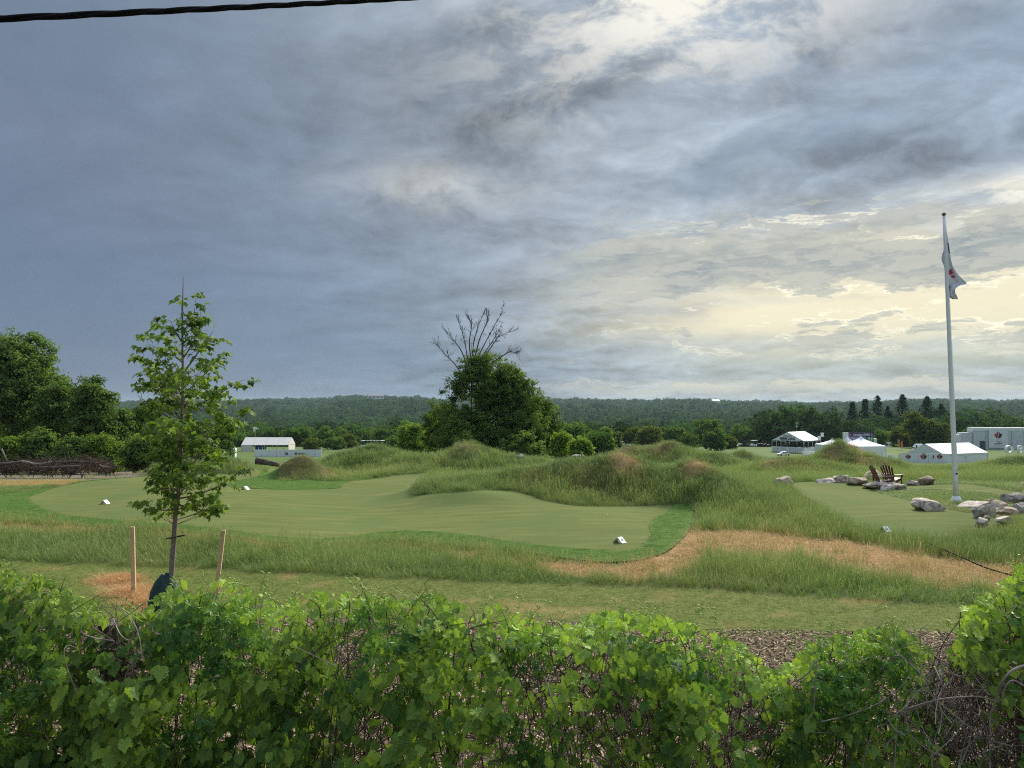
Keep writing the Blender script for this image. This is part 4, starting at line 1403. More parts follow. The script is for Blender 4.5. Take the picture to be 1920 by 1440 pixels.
def frame(nrm, tip):
    """columns: side, tip direction, normal"""
    Z = nrm / (np.linalg.norm(nrm, axis=1)[:, None] + 1e-9)
    Y = tip - (tip * Z).sum(1)[:, None] * Z
    Y /= np.linalg.norm(Y, axis=1)[:, None] + 1e-9
    X = np.cross(Y, Z)
    return np.stack([X, Y, Z], -1)


def leaf_mass(name, tmpl, pick, P_, Fm, S, tint, mat_, parent):
    Vs, Ts, tn, n0 = [], [], [], 0
    for i, (V, T_) in enumerate(tmpl):
        m_ = pick == i
        if not m_.any():
            continue
        W_ = np.einsum('nij,kj->nki', Fm[m_], V) * S[m_][:, None, None] + P_[m_][:, None, :]
        k_ = len(V)
        c = m_.sum()
        Ts.append((T_[None] + (np.arange(c) * k_)[:, None, None] + n0).reshape(-1, 3))
        Vs.append(W_.reshape(-1, 3))
        tn.append(np.repeat(tint[m_], k_))
        n0 += c * k_
    me = new_mesh(name, np.concatenate(Vs), np.concatenate(Ts), mat_, False, {'tint': np.concatenate(tn)})
    return tag(obj(name, me, parent), kind='stuff')


def tint_meshes(prefix, tmpl, mat_, levels):
    return [[new_mesh(prefix, V, T_, mat_, False, {'tint': np.full(len(V), lv)}) for lv in levels] for V, T_ in tmpl]


LEV = (.05, .22, .42, .65, .92)
GM = tint_meshes('grape_leaf', GRAPE, M['leaf_grape'], LEV)
CM = tint_meshes('creeper_leaf', CREEP, M['leaf_creeper'], LEV)
MM = tint_meshes('maple_leaf', MAPLE, M['leaf_maple'], LEV)


def place_leaves(parent, meshes, tmpl, pick, P_, Fm, S, tint, front_key, mat_, limit=300):
    """the leaves that show largest become parts of their own, the others one mass"""
    o0 = np.array(parent.location)
    order = np.argsort(front_key)
    solo, rest = order[:limit], order[limit:]
    for i in solo:
        lv = int(np.argmin(np.abs(np.array(LEV) - tint[i])))
        o = bpy.data.objects.new('leaf', meshes[pick[i]][lv])
        col.objects.link(o)
        o.parent = parent
        mt = Matrix.Identity(4)
        for r_ in range(3):
            for c_ in range(3):
                mt[r_][c_] = Fm[i, r_, c_] * S[i]
            mt[r_][3] = P_[i, r_] - o0[r_]
        o.matrix_basis = mt
    if len(rest):
        leaf_mass('leaf_mass', tmpl, pick[rest], P_[rest] - o0, Fm[rest], S[rest], tint[rest], mat_, parent)


# ------------------------------------------------------------------ vine hedge along the road
HY = 4.35
TOP = np.array([(-500, 1075), (-200, 1060), (0, 1068), (50, 1080), (110, 1098), (170, 1130), (200, 1158), (262, 1158), (296, 1128), (325, 1104), (345, 1092), (390, 1094), (450, 1100), (485, 1118), (520, 1142), (545, 1136), (575, 1118), (630, 1115), (700, 1124),
                (760, 1130), (800, 1122), (860, 1136), (890, 1160), (925, 1140), (960, 1160), (1000, 1176), (1040, 1192), (1080, 1190), (1110, 1168), (1160, 1164), (1230, 1170), (1290, 1184), (1335, 1200), (1385, 1212), (1408, 1232), (1440, 1262),
                (1470, 1256), (1492, 1232), (1510, 1212), (1545, 1202), (1600, 1188), (1660, 1180), (1700, 1195), (1725, 1225), (1755, 1236), (1780, 1218), (1800, 1150), (1830, 1128), (1860, 1110), (1890, 1078), (1930, 1060), (2100, 1040), (2500, 1060)], float)
TOP[:, 1] -= 10 + 12 * np.exp(-((TOP[:, 0] - 1130) / 210) ** 4)
HOLES = [(1110, 1250, 75, 40, .75), (1170, 1330, 75, 60, .85), (1010, 1290, 45, 60, .5), (1380, 1350, 70, 55, .80), (1330, 1400, 50, 50, .7), (1440, 1320, 40, 30, .6), (700, 1355, 60, 50, .75), (660, 1400, 50, 50, .6), (650, 1240, 40, 30, .75),
         (228, 1188, 38, 32, .9), (235, 1250, 22, 40, .6), (1790, 1300, 75, 55, .93), (1860, 1250, 60, 50, .80), (1800, 1370, 80, 60, .85), (1880, 1380, 60, 70, .85), (1745, 1265, 30, 40, .6), (1490, 1270, 26, 22, .9),
         (1250, 1420, 60, 30, .5), (900, 1390, 40, 40, .5), (270, 1420, 40, 25, .5), (130, 1400, 30, 30, .4), (1432, 1225, 34, 26, .9), (850, 1220, 20, 18, .5), (580, 1330, 25, 40, .4), (1650, 1400, 50, 30, .45)]
CREEPZ = [(420, 1190, 90, 75, 1.0), (700, 1190, 85, 65, 1.0), (1010, 1230, 60, 50, .9), (1620, 1270, 110, 90, 1.3), (1700, 1350, 80, 50, 1.1), (990, 1370, 90, 55, .9), (60, 1260, 60, 70, .7), (1330, 1230, 40, 50, .6), (350, 1350, 70, 45, .7), (760, 1290, 50, 40, .6), (1480, 1400, 60, 40, .5), (20, 1370, 50, 60, .8)]
sx_ = HY / F                               # metres per pixel on the hedge


def blob_field(px, py, L):
    v = np.zeros(px.shape)
    for cx, cy, rx, ry, s_ in L:
        v = np.maximum(v, s_ * np.exp(-(((px - cx) / rx) ** 2 + ((py - cy) / ry) ** 2) ** 1.3))
    return v


hr = np.random.default_rng(77)
NL = 37000
hx = hr.uniform(-420, 2340, NL)
tz = np.interp(hx, TOP[:, 0], TOP[:, 1])
hz = tz + (1560 - tz) * hr.random(NL) ** 1.12 + hr.normal(0, 3, NL)
hole = blob_field(hx, hz, HOLES)
crv = blob_field(hx, hz, CREEPZ) + .35 * (fbm(hx / 90, hz / 90, 91, 2) - .5)
clump = fbm(hx / 55, hz / 48, 93, 3)
lower = sstep(1250, 1440, hz)
keep = (hr.random(NL) > hole * 1.12) & (hr.random(NL) < (.34 + .66 * sstep(.34, .56, clump)) * (1 - .30 * lower * sstep(450, 800, hx)))
hx, hz, crv, clump, tz = [a[keep] for a in (hx, hz, crv, clump, tz)]
NL = len(hx)
# leaves that stand on thin shoots above the hedge line
lump = fbm(hx / 120, hz / 110, 95, 3)
depth = (.5 - lump) * 1.1 + (.5 - clump) * .5 + (hr.random(NL) ** 1.3) * .55
inner = hr.random(NL) < .30
hyy = HY + depth * .75 + inner * hr.uniform(.35, .75, NL) + .25 * sstep(60, 0, hz - tz)
WX, WZ = (hx - 960) * sx_, CAMZ - (hz - HZ) * sx_
LP = np.stack([WX * hyy / HY, hyy, CAMZ + (WZ - CAMZ) * hyy / HY], 1)
up_ = sstep(140, 0, hz - tz)
cn = np.stack([(fbm(hx / 60, hz / 60, 97, 2) - .5) * 2.2, -np.full(NL, .85), .45 + .55 * up_], 1) + hr.normal(0, .42, (NL, 3))
tipd = np.stack([hr.normal(0, .55, NL), -np.full(NL, .35), -np.full(NL, .95)], 1)
FM = frame(cn, tipd)
iscr = crv > .42
size = 1.0 * np.where(iscr, hr.uniform(.034, .060, NL), hr.uniform(.028, .080, NL) * (.75 + .45 * fbm(hx / 140, hz / 140, 99, 2)))
young = sstep(85, 0, hz - tz)
size = size * (1 - .45 * young * hr.random(NL))
tint = np.clip(-.08 + .57 * fbm(hx / 70 + 5, hz / 60, 101, 3) + .80 * young * hr.uniform(.15, 1, NL) + .16 * sstep(.5, .75, lump) + hr.normal(0, .13, NL) - .08 * iscr + .25 * (hr.random(NL) < .06), 0, 1)
pick3 = hr.integers(0, 3, NL)
vines = [('grape_vine', -420, 300, 'grape vine filling the left end of the hedge with broad pale leaves', 'vine'), ('grape_vine', 300, 620, 'vine clump in front of the young tree with the green watering bag', 'vine'),
         ('grape_vine', 620, 960, 'dark mixed vine clump left of the middle gap in the hedge', 'vine'), ('grape_vine', 960, 1485, 'sparse vine around the twiggy gaps right of the hedge middle', 'vine'),
         ('creeper_vine', 1485, 1775, 'dome of dark five leaflet creeper at the right of the hedge', 'vine'), ('grape_vine', 1775, 2400, 'tall yellowish vine climbing at the right end of the hedge', 'vine')]
for nm, a, b, lab, cat in vines:
    m_ = (hx >= a) & (hx < b)
    vx = ((a + b) / 2 - 960) * sx_
    rt = thing(nm, lab, cat, (vx, HY + .3, 0), 0, 'vines making up the roadside hedge')
    inframe = (hx > -20) & (hx < 1940) & (hz < 1450)
    for sel, ms_, tm, mm_, lim in ((m_ & ~iscr, GM, GRAPE, M['leaf_grape'], 190), (m_ & iscr, CM, CREEP, M['leaf_creeper'], 100)):
        i = np.nonzero(sel)[0]
        if len(i) == 0:
            continue
        key = hyy[i] - size[i] * 2.2 + (~inframe[i]) * 10
        place_leaves(rt, ms_, tm, pick3[i], LP[i], FM[i], size[i], tint[i], key, mm_, lim)
    # woody stems and pale curling tendrils
    mb, mt = MB(), MB()
    vr = np.random.default_rng(int(a) + 900)
    for _ in range(int((b - a) / 16)):
        x = vr.uniform(a, b)
        topz = np.interp(x, TOP[:, 0], TOP[:, 1]) + vr.uniform(5, 60)
        p0 = np.array(((x - 960) * sx_ + vr.normal(0, .2), HY + vr.uniform(.15, .7), vr.uniform(.2, .9)))
        p2 = at(x + vr.normal(0, 60), topz + 25, HY + vr.uniform(.1, .6))
        pm_ = (p0 + p2) / 2 + vr.normal(0, .16, 3)
        mb.tube(bez(p0, pm_, p2, 10) - np.array(rt.location), np.linspace(vr.uniform(.004, .009), .002, 10), 5, False)
    for _ in range(int((b - a) / 26)):
        x = vr.uniform(a, b)
        t0 = np.interp(x, TOP[:, 0], TOP[:, 1])
        p0 = at(x, t0 + 22, HY + vr.uniform(.0, .4))
        hgt_ = vr.uniform(.05, .15) * (1 if vr.random() < .85 else 1.6)
        p1 = p0 + np.array((vr.normal(0, .05), vr.normal(0, .04), hgt_ * .7))
        p2 = p0 + np.array((vr.normal(0, .10), vr.normal(0, .05), hgt_))
        pts = bez(p0, p1, p2, 9)
        mt.tube(pts - np.array(rt.location), np.linspace(.0026, .0012, 9), 4, False)
        for j in range(3, 9, 2):       # unfolding leaflets on the shoot
            for s_ in (-1, 1):
                q0 = pts[j]
                q1 = q0 + np.array((s_ * vr.uniform(.01, .035), vr.normal(0, .012), vr.uniform(.0, .03)))
                mt.tube(np.array([q0, (q0 + q1) / 2 + (0, 0, .006), q1]) - np.array(rt.location), [.001, .0042, .0008], 4, False)
    if mb.V: tag(mb.build('stem', M['twig'], rt), kind='stuff')
    tm_ = bpy.data.materials.get('tendril') or mat('tendril', (0.30, 0.42, 0.075), 0.5, 0.3)
    if mt.V: tag(mt.build('tendril', tm_, rt), kind='stuff')

# bare twigs knotted through the hedge
twr = np.random.default_rng(123)
tw, tw2 = MB(), MB()
nt = 0
while nt < 3600:
    x, z = twr.uniform(-150, 2080), twr.uniform(1130, 1500)
    t0 = np.interp(x, TOP[:, 0], TOP[:, 1])
    if z < t0 + 25:
        continue
    hv = float(blob_field(np.array([x]), np.array([z]), HOLES)[0])
    if twr.random() > .16 + 1.0 * hv:
        continue
    nt += 1
    yy = HY + twr.uniform(.12, .85)
    c = np.array(((x - 960) * sx_ * yy / HY, yy, CAMZ - (z - HZ) * sx_ * yy / HY))
    ang = twr.normal(math.pi / 2, .75) if twr.random() < .7 else twr.uniform(0, 3.14)
    L = twr.uniform(.12, .45)
    d = np.array((math.cos(ang), twr.normal(0, .35), math.sin(ang))) * L
    pts = bez(c - d / 2, c + twr.normal(0, .10, 3), c + d / 2, 7)
    (tw2 if twr.random() < .28 else tw).tube(pts, np.linspace(twr.uniform(.0018, .0052), .0012, 7), 4, False)
for _ in range(150):
    x = twr.normal(1830, 75) if twr.random() < .75 else twr.choice((660, 1130, 1400, 235)) + twr.normal(0, 35)
    z = max(twr.uniform(1215, 1450), np.interp(x, TOP[:, 0], TOP[:, 1]) + 60)
    yy = HY + twr.uniform(-.10, .45)
    c = at(x, z, yy)
    L = twr.uniform(.25, .60)
    ang = twr.normal(1.57, .7)
    d = np.array((math.cos(ang), twr.normal(0, .3), math.sin(ang))) * L
    tw2.tube(bez(c - d / 2, c + twr.normal(0, .16, 3), c + d / 2, 9), np.linspace(twr.uniform(.0016, .0036), .0012, 9), 5, False)
o_ = tw.build('dead_twigs', M['twig'])
tag(o_, 'brown tangle of dead twigs inside the hedge', kind='stuff')
o_ = tw2.build('pale_twigs', M['pale_twig'])
tag(o_, 'pale bleached twigs caught in the hedge gaps', kind='stuff')


def vine_cane(px_pts, rad, label):
    pts = [at(px, py, Y) for px, py, Y in px_pts]
    c = crom(pts, 6, False)
    o0 = c[0].copy()
    b_ = MB()
    b_.tube(c - o0, np.linspace(rad, rad * .5, len(c)), 6)
    o = b_.build('vine_cane', M['pale_twig'], None, True)
    o.location = o0
    tag(o, label, 'vine cane', 'bare canes arching out of the hedge')


vine_cane([(1932, 1245, 4.2), (1900, 1256, 4.15), (1878, 1280, 4.15), (1868, 1310, 4.2), (1856, 1345, 4.25), (1858, 1380, 4.25)], .0075, 'thickest pale cane arching in from the right end of the hedge')
vine_cane([(1925, 1290, 4.25), (1900, 1276, 4.2), (1884, 1290, 4.2), (1878, 1322, 4.2)], .006, 'short hooked pale cane at the right edge')
vine_cane([(1492, 1278, 4.25), (1515, 1262, 4.2), (1531, 1238, 4.2), (1529, 1270, 4.2), (1527, 1310, 4.2), (1524, 1336, 4.2), (1510, 1354, 4.2)], .0042, 'thin white cane hanging down left of the creeper dome')
vine_cane([(1752, 1250, 4.3), (1763, 1275, 4.2), (1772, 1305, 4.2)], .004, 'thin pale cane hanging at the right side of the creeper dome')
vine_cane([(1726, 1210, 4.6), (1725, 1185, 4.6), (1730, 1176, 4.6), (1741, 1180, 4.6)], .003, 'small hooked shoot standing above the gap right of the creeper dome')
vine_cane([(1700, 1330, 4.3), (1760, 1312, 4.2), (1830, 1306, 4.2), (1872, 1316, 4.25)], .0055, 'pale cane lying across the right hand twiggy gap')
vine_cane([(190, 1205, 4.35), (215, 1172, 4.3), (245, 1150, 4.3), (268, 1132, 4.3)], .004, 'grey cane leaning over the gap by the weathered post')
vine_cane([(212, 1160, 4.4), (226, 1190, 4.3), (245, 1200, 4.3), (262, 1178, 4.3)], .0035, 'curled grey cane in front of the weathered post')
vine_cane([(1020, 1268, 4.3), (1035, 1310, 4.25), (1048, 1345, 4.25), (1060, 1395, 4.3)], .0042, 'bent grey cane hanging in the middle gap of the hedge')
# old post hidden by the vines
b_ = MB()
b_.box((0, 0, 0), (.17, .15, 1.75))
b_.box((.0, .0, .885), (.20, .17, .03))
o = b_.build('fence_post', M['bark'])
o.location = at(226, 1172, 4.85) - np.array((0, 0, .88))
tag(o, 'dark weathered post showing through the hedge gap on the left', 'post')
b_ = MB()
b_.tube([(0, 0, -2.0), (.02, .01, -.9), (0, 0, 0)], .032, 8)
o = b_.build('fence_post', M['black'])
o.location = at(1907, 1150, 4.95)
tag(o, 'dark upright post behind the tall vine at the right edge', 'post')

# ------------------------------------------------------------------ staked maple sapling
SY = 12.7
sap0 = np.array(ground_at(316, SY))
sap = thing('maple_sapling', 'young staked maple with a slim trunk and open leafy crown', 'tree', tuple(sap0))
trunk_px = [(316, 1146), (320, 1100), (324, 1040), (329, 970), (334, 930), (338, 880), (340, 820), (342, 760), (343, 700), (342, 640), (342, 590), (343, 550), (343.5, 518)]
tp = np.array([at(px, py, SY) for px, py in trunk_px]) - sap0
tr_r = np.interp(np.arange(len(tp)), [0, 2, 5, 8, 11, 12], [.050, .043, .031, .020, .009, .004])
tb_ = MB()
cc = crom(tp, 4, False)
tb_.tube(cc, np.interp(np.linspace(0, 12, len(cc)), np.arange(13), tr_r), 8)
sr = np.random.default_rng(5)
outline = np.array([(545, 4, 4), (570, 18, 18), (600, 26, 42), (640, 62, 62), (690, 88, 98), (740, 100, 112), (790, 84, 120), (840, 78, 90), (890, 84, 112), (930, 90, 96), (960, 76, 70)], float)
branches = [(955, 266, 942, -.3), (948, 300, 885, .5), (945, 418, 952, -.4), (935, 455, 880, .2), (900, 404, 788, .3), (905, 296, 860, -.4), (860, 270, 800, .3), (850, 430, 790, -.5), (820, 462, 770, .2), (800, 258, 742, -.2), (790, 300, 720, .6), (770, 440, 720, -.2),
            (760, 268, 690, .2), (740, 420, 660, .4), (720, 282, 650, -.3), (700, 400, 620, -.3), (680, 300, 622, .3), (672, 380, 600, .2), (640, 320, 600, -.2), (620, 366, 580, .2), (880, 345, 790, 1.0), (870, 330, 800, -1.0), (780, 350, 690, -.9), (790, 345, 700, .9), (930, 360, 880, -.9), (920, 310, 880, -.8)]
leafP, leafN, leafT, leafS, leafTint = [], [], [], [], []


def leaf_rosette(c, out, n, spread, dryp):
    for _ in range(n):
        a = sr.uniform(0, 6.28)
        d = np.array((math.cos(a), math.sin(a), -.35)) + out * .5
        d /= np.linalg.norm(d)
        p_ = c + d * sr.uniform(.02, spread) + np.array((0, 0, sr.normal(0, .03)))
        leafP.append(p_)
        leafN.append(np.array((d[0] * .55, d[1] * .55 - .15, .85)) + sr.normal(0, .30, 3))
        leafT.append(d + np.array((0, 0, -.45)))
        leafS.append(sr.uniform(.060, .118))
        leafTint.append(np.clip(sr.normal(.46, .24) + dryp, 0, 1))


for sy_, ex, ey, ey_d in branches:
    s0 = np.array([np.interp(sy_, [q[1] for q in trunk_px][::-1], [q[0] for q in trunk_px][::-1]), sy_])
    a0 = at(s0[0], s0[1], SY) - sap0
    e0 = at(ex, ey, SY + ey_d) - sap0
    m_ = a0 * .45 + e0 * .55 + np.array((0, 0, -.10)) + sr.normal(0, .04, 3)
    pts = bez(a0, m_, e0, 12)
    tb_.tube(pts, np.linspace(.016, .003, 12), 5, False)
    L = np.linalg.norm(e0 - a0)
    out = (e0 - a0) / L
    for u in np.arange(.30, 1.02, .13 / max(L, .3) * .72):
        c = pts[min(11, int(u * 11))]
        tw_e = c + out * sr.uniform(.02, .12) + sr.normal(0, .10, 3) + np.array((0, 0, .05))
        tb_.tube(np.array([c, (c + tw_e) / 2 + (0, 0, .01), tw_e]), [.004, .003, .002], 4, False)
        leaf_rosette(tw_e, out, sr.integers(7, 13), .15, .15 if sy_ > 940 else 0)
for py in np.arange(572, 960, 9):
    if py > 640 and sr.random() < .25: continue
    lw, rw = np.interp(py, outline[:, 0], outline[:, 1]), np.interp(py, outline[:, 0], outline[:, 2])
    n_ = 1 if py < 640 else (2 if py < 700 else 5)
    for _ in range(n_):
        f = sr.uniform(.05, .80)
        xx = 342 + (f * rw if sr.random() < .5 else -f * lw)
        c = at(xx, py + sr.normal(0, 5), SY + sr.uniform(-.6, .6) * (0.2 if py < 640 else 1)) - sap0
        t_c = at(np.interp(py + 25, [q[1] for q in trunk_px][::-1], [q[0] for q in trunk_px][::-1]), py + 25, SY) - sap0
        tb_.tube(bez(t_c, (t_c + c) / 2 + np.array((0, 0, -.03)), c, 6), np.linspace(.007, .002, 6), 4, False)
        leaf_rosette(c, (c - t_c) / (np.linalg.norm(c - t_c) + 1e-6), sr.integers(7, 13), .15, 0)
tb_.build('trunk', M['young_bark'], sap, True)
leafP, leafN, leafT, leafS, leafTint = map(np.array, (leafP, leafN, leafT, leafS, leafTint))
print('sapling leaves', len(leafP))
place_leaves(sap, MM, MAPLE, sr.integers(0, 3, len(leafP)), leafP + sap0, frame(leafN, leafT), leafS, leafTint, leafP[:, 1], M['leaf_maple'], 300)
# tie strap round the trunk
b_ = MB()
c_ = at(326, 1007, SY) - sap0
th = np.linspace(0, 2 * math.pi, 25)
b_.tube(np.stack([c_[0] + .16 * np.cos(th) + .02, c_[1] + .07 * np.sin(th), c_[2] + .03 * np.cos(th)], 1), .008, 5, False)
b_.build('tie_strap', M['black'], sap)
# stakes
for px, top, bot, lean, lab in ((251, 988, 1108, -3, 'pale lumber stake standing left of the young maple'), (405, 994, 1094, 14, 'pale lumber stake leaning right of the young maple')):
    Y = 14.0
    p0 = at(px, bot, Y); p1 = at(px + lean, top, Y)
    p0[2] = H(p0[0], p0[1]) - .05
    d = p1 - p0
    b_ = MB()
    q_ = [np.array((x, y, 0)) for x, y in ((-.035, -.025), (.035, -.010), (.032, .038), (-.038, .025))]
    V = [v for v in q_] + [v + d for v in q_]
    b_.raw(V, Q=[(3, 2, 1, 0), (4, 5, 6, 7), (0, 1, 5, 4), (1, 2, 6, 5), (2, 3, 7, 6), (3, 0, 4, 7)])
    o = b_.build('tree_stake', M['lumber'])
    o.location = p0
    md = o.modifiers.new('bevel', 'BEVEL'); md.width = .004; md.segments = 1
    tag(o, lab, 'stake', 'stakes beside the young maple')
# watering bag wrapped round the base
b_ = MB()
prof = [(.255, 0), (.275, .08), (.262, .22), (.225, .38), (.16, .52), (.10, .60), (.075, .64), (.06, .66), (.055, .62)]
b_.lathe(prof, sides=28)
V = np.concatenate(b_.V)
fold = 1 + .10 * np.sin(np.arctan2(V[:, 1], V[:, 0]) * 5 + V[:, 2] * 6) * np.clip(V[:, 2] * 2, .2, 1) + .04 * np.sin(np.arctan2(V[:, 1], V[:, 0]) * 11 + 2)
V[:, :2] *= fold[:, None]
b_.V = [V]
bag = b_.build('watering_bag', M['bag'], None, True)
bag.location = (sap0[0], sap0[1], sap0[2] - .01)
tag(bag, 'dark green watering bag wrapped round the base of the young maple', 'watering bag')
st = MB()
st.tube([(-.03, -.235, .06), (-.02, -.25, .3), (-.01, -.15, .56)], .008, 4)
st.build('seam', M['black'], bag)

# straw mulch heap beside the stake
str_src = source_collection('straw_bits', [tuft('straw%d' % i, 26, 0.07, 0.20, 2.6, 0.007, 800 + i, segs=2) for i in range(3)])
sp = []
for (px, py, wx, wy, n_) in ((228, 1088, .45, .35, 260), (262, 1112, .55, .35, 260), (292, 1128, .45, .3, 200)):
    c = flat(px, py)
    sp.append(np.stack([hr.normal(c[0], wx * .55, n_), hr.normal(c[1], wy * .55, n_)], 1))
sp = np.concatenate(sp)
n = len(sp)
scatter('straw', np.column_stack([sp, H(sp[:, 0], sp[:, 1]) + .03 * hr.random(n)]), np.stack([hr.normal(0, .3, n), hr.normal(0, .3, n), hr.uniform(0, 6.28, n)], 1), np.repeat(hr.uniform(.7, 1.3, n)[:, None], 3, 1), str_src,
        {'pick': hr.integers(0, 3, n).astype(float), 'dry': np.ones(n), 'hue': np.zeros(n)}, 'dry orange straw spread round the base of the left stake')


# ------------------------------------------------------------------ rocks
def icosphere(sub):
    import bmesh
    bm = bmesh.new()
    bmesh.ops.create_icosphere(bm, subdivisions=sub, radius=1)
    V = np.array([v.co[:] for v in bm.verts])
    T_ = np.array([[v.index for v in f.verts] for f in bm.faces])
    bm.free()
    return V, T_


ICO = icosphere(4)


def rock(px, py_bot, wpx, hpx, m_, seed, label, Y=None, depthk=.8, rot=None, cat='rock', group=None, name='boulder', lift=0.0, skew=0.0):
    r = np.random.default_rng(seed)
    V, T_ = ICO[0].copy(), ICO[1]
    for _ in range(13):
        d = r.normal(size=3)
        d /= np.linalg.norm(d)
        lim = r.uniform(.50, .82)
        ex = np.maximum(V @ d - lim, 0)
        V -= ex[:, None] * d * .93
    off = r.uniform(0, 50, 3)
    nz = np.array([noise.fractal(Vector(v * 1.9 + off), 0.9, 2.1, 5) for v in V])
    V *= (1 + .085 * nz)[:, None]
    V[:, 0] += skew * V[:, 2]
    V /= np.abs(V).max(0)
    if Y is None:
        g = hit(px, py_bot)
        Y = g[1]
    else:
        g = np.array(ground_at(px, Y))
    s_ = px_m(Y)
    w, h = wpx * s_, hpx * s_
    V = V * np.array((w / 2, w / 2 * depthk, h * .62))
    V[:, 2] += h * .38
    base_z = CAMZ - (py_bot - HZ) * s_
    me = new_mesh(name, V, T_, m_, False)
    o = obj(name, me)
    o.location = (g[0], Y + w / 2 * depthk * .5, base_z + lift)
    o.rotation_euler = (0, 0, r.uniform(-.4, .4) if rot is None else rot)
    tag(o, label, cat, group)
    return o


for i, (px, py, w, h, ms_, lab, dy) in enumerate(rock_list):
    g = hit(px, py)
    rock(px, py, w * 1.0, h * 1.08, M[ms_], 600 + i, lab, float(g[1]) + dy if g[1] < 60 else 45, group='rocks set around the putting greens')

# ------------------------------------------------------------------ Adirondack chairs
def adirondack(loc, rz, label):
    """faces -Y in its own frame"""
    t_ = thing('adirondack_chair', label, 'chair', loc, rz, 'wooden chairs among the rocks')
    t_.scale = (.88, .88, .88)
    W_ = M['chair_wood']

    def part(name, f):
        b = MB()
        f(b)
        o = b.build(name, W_, t_)
        md = o.modifiers.new('bevel', 'BEVEL'); md.width = .005; md.segments = 1
        return o
    tilt = R(24)
    Rm = Matrix.Rotation(-tilt, 3, 'X')
    for i in range(5):                                # fan of back slats with a rounded top
        L = (.80, .89, .93, .89, .80)[i]
        fan = R((i - 2) * 3.2)
        Rf = Matrix.Rotation(-tilt, 3, 'X') @ Matrix.Rotation(fan, 3, 'Y')
        c = Rf @ Vector((0, 0, L / 2)) + Vector(((i - 2) * .102, .20, .24))
        part('back_slat', lambda b: b.box(c, (.094, .022, L), Rf))
    sl = R(11)
    for i in range(6):
        y = -.30 + i * .098
        part('seat_slat', lambda b: b.box((0, y, .375 - (y + .30) * math.tan(sl)), (.54, .088, .02), Matrix.Rotation(-sl, 3, 'X')))
    part('front_apron', lambda b: b.box((0, -.36, .32), (.58, .022, .11)))
    for s in (-1, 1):
        part('front_leg', lambda b: b.box((s * .295, -.31, .275), (.028, .10, .55)))
        d = Vector((0, .78, -.33))
        part('rear_leg', lambda b: b.box((s * .262, .06, .205), (.026, .90, .11), Matrix.Rotation(-R(20), 3, 'X')))
        part('arm', lambda b: b.box((s * .33, .02, .565), (.14, .76, .024)))
        part('arm_bracket', lambda b: b.box((s * .33, -.30, .49), (.06, .05, .12)))
        part('back_post', lambda b: b.box((s * .28, .33, .42), (.028, .07, .30)))
    part('back_brace', lambda b: b.box((0, .375, .545), (.68, .03, .07)))
    part('top_brace', lambda b: b.box((0, .50, .86), (.46, .026, .05), Rm))
    return t_


cy1 = 33.2
adirondack((float(at(1655, 912, cy1)[0]), cy1, float(at(1655, 912, cy1)[2]) - .03), R(88), 'dark wooden deck chair seen edge on, left of the pair')
adirondack((float(at(1684, 910, cy1)[0]), cy1 + .5, float(at(1684, 910, cy1 + .5)[2]) - .01), R(122), 'dark wooden deck chair showing its slatted back, right of the pair')


# ------------------------------------------------------------------ split maple emblem
LEAFH = [(0.06, -1.0), (0.10, -.55), (.34, -.62), (.62, -.52), (.55, -.35), (.95, -.02), (.80, .06), (.88, .38), (.62, .30), (.52, .45), (.30, .18), (.38, .68), (.22, .62), (.06, 1.0)]


def emblem(parent, c, u, v, nrm, size, both_red=False, lift=.012, name='emblem'):
    """maple leaf, left half red and right half dark, with a white S-shaped gap"""
    c, u, v, nrm = map(np.array, (c, u, v, nrm))
    for sgn, mm_, nm in ((-1, M['red'], 'red_half_leaf'), (1, M['ink_dark'], 'dark_half_leaf')):
        pts = []
        for x, y in LEAFH:
            xx = sgn * x
            if x <= .11:
                xx = sgn * .05 + .13 * math.sin(y * 2.6) + sgn * .03
            pts.append(c + u * xx * size / 2 + v * y * size / 2 + nrm * lift)
        # inner edge along the gap
        for y in np.linspace(.8, -.8, 6):
            pts.append(c + u * (sgn * .07 + .14 * math.sin(y * 2.6)) * size / 2 + v * y * size / 2 + nrm * lift)
        me = bpy.data.meshes.new(nm)
        me.from_pydata([tuple(p_) for p_ in pts], [], [list(range(len(pts)))])
        me.materials.append(mm_)
        me.update()
        obj(nm, me, parent)


def text_mesh(s_, size, extrude=.004):
    cu = bpy.data.curves.new('txt', 'FONT')
    cu.body = s_
    cu.size = size
    cu.align_x, cu.align_y = 'CENTER', 'CENTER'
    cu.extrude = extrude
    cu.offset = .018
    o = bpy.data.objects.new('txt', cu)
    col.objects.link(o)
    bpy.context.view_layer.update()
    me = bpy.data.meshes.new_from_object(o.evaluated_get(bpy.context.evaluated_depsgraph_get()))
    bpy.data.objects.remove(o)
    return me


def lettering(s_, c, u, v, nrm, width, mat_, parent, height=None, name='lettering', lift=.015):
    me = text_mesh(s_, 1.0, .01)
    me.name = name
    co = np.zeros(len(me.vertices) * 3)
    me.vertices.foreach_get('co', co)
    co = co.reshape(-1, 3)
    w = co[:, 0].max() - co[:, 0].min()
    k_ = width / w
    kh = k_ if height is None else height / (co[:, 1].max() - co[:, 1].min())
    cx, cy = (co[:, 0].max() + co[:, 0].min()) / 2, (co[:, 1].max() + co[:, 1].min()) / 2
    P_ = np.array(c) + np.outer((co[:, 0] - cx) * k_, u) + np.outer((co[:, 1] - cy) * kh, v) + np.outer(co[:, 2] + lift, nrm)
    me.vertices.foreach_set('co', P_.ravel())
    me.materials.clear()
    me.materials.append(mat_)
    me.update()
    return obj(name, me, parent)


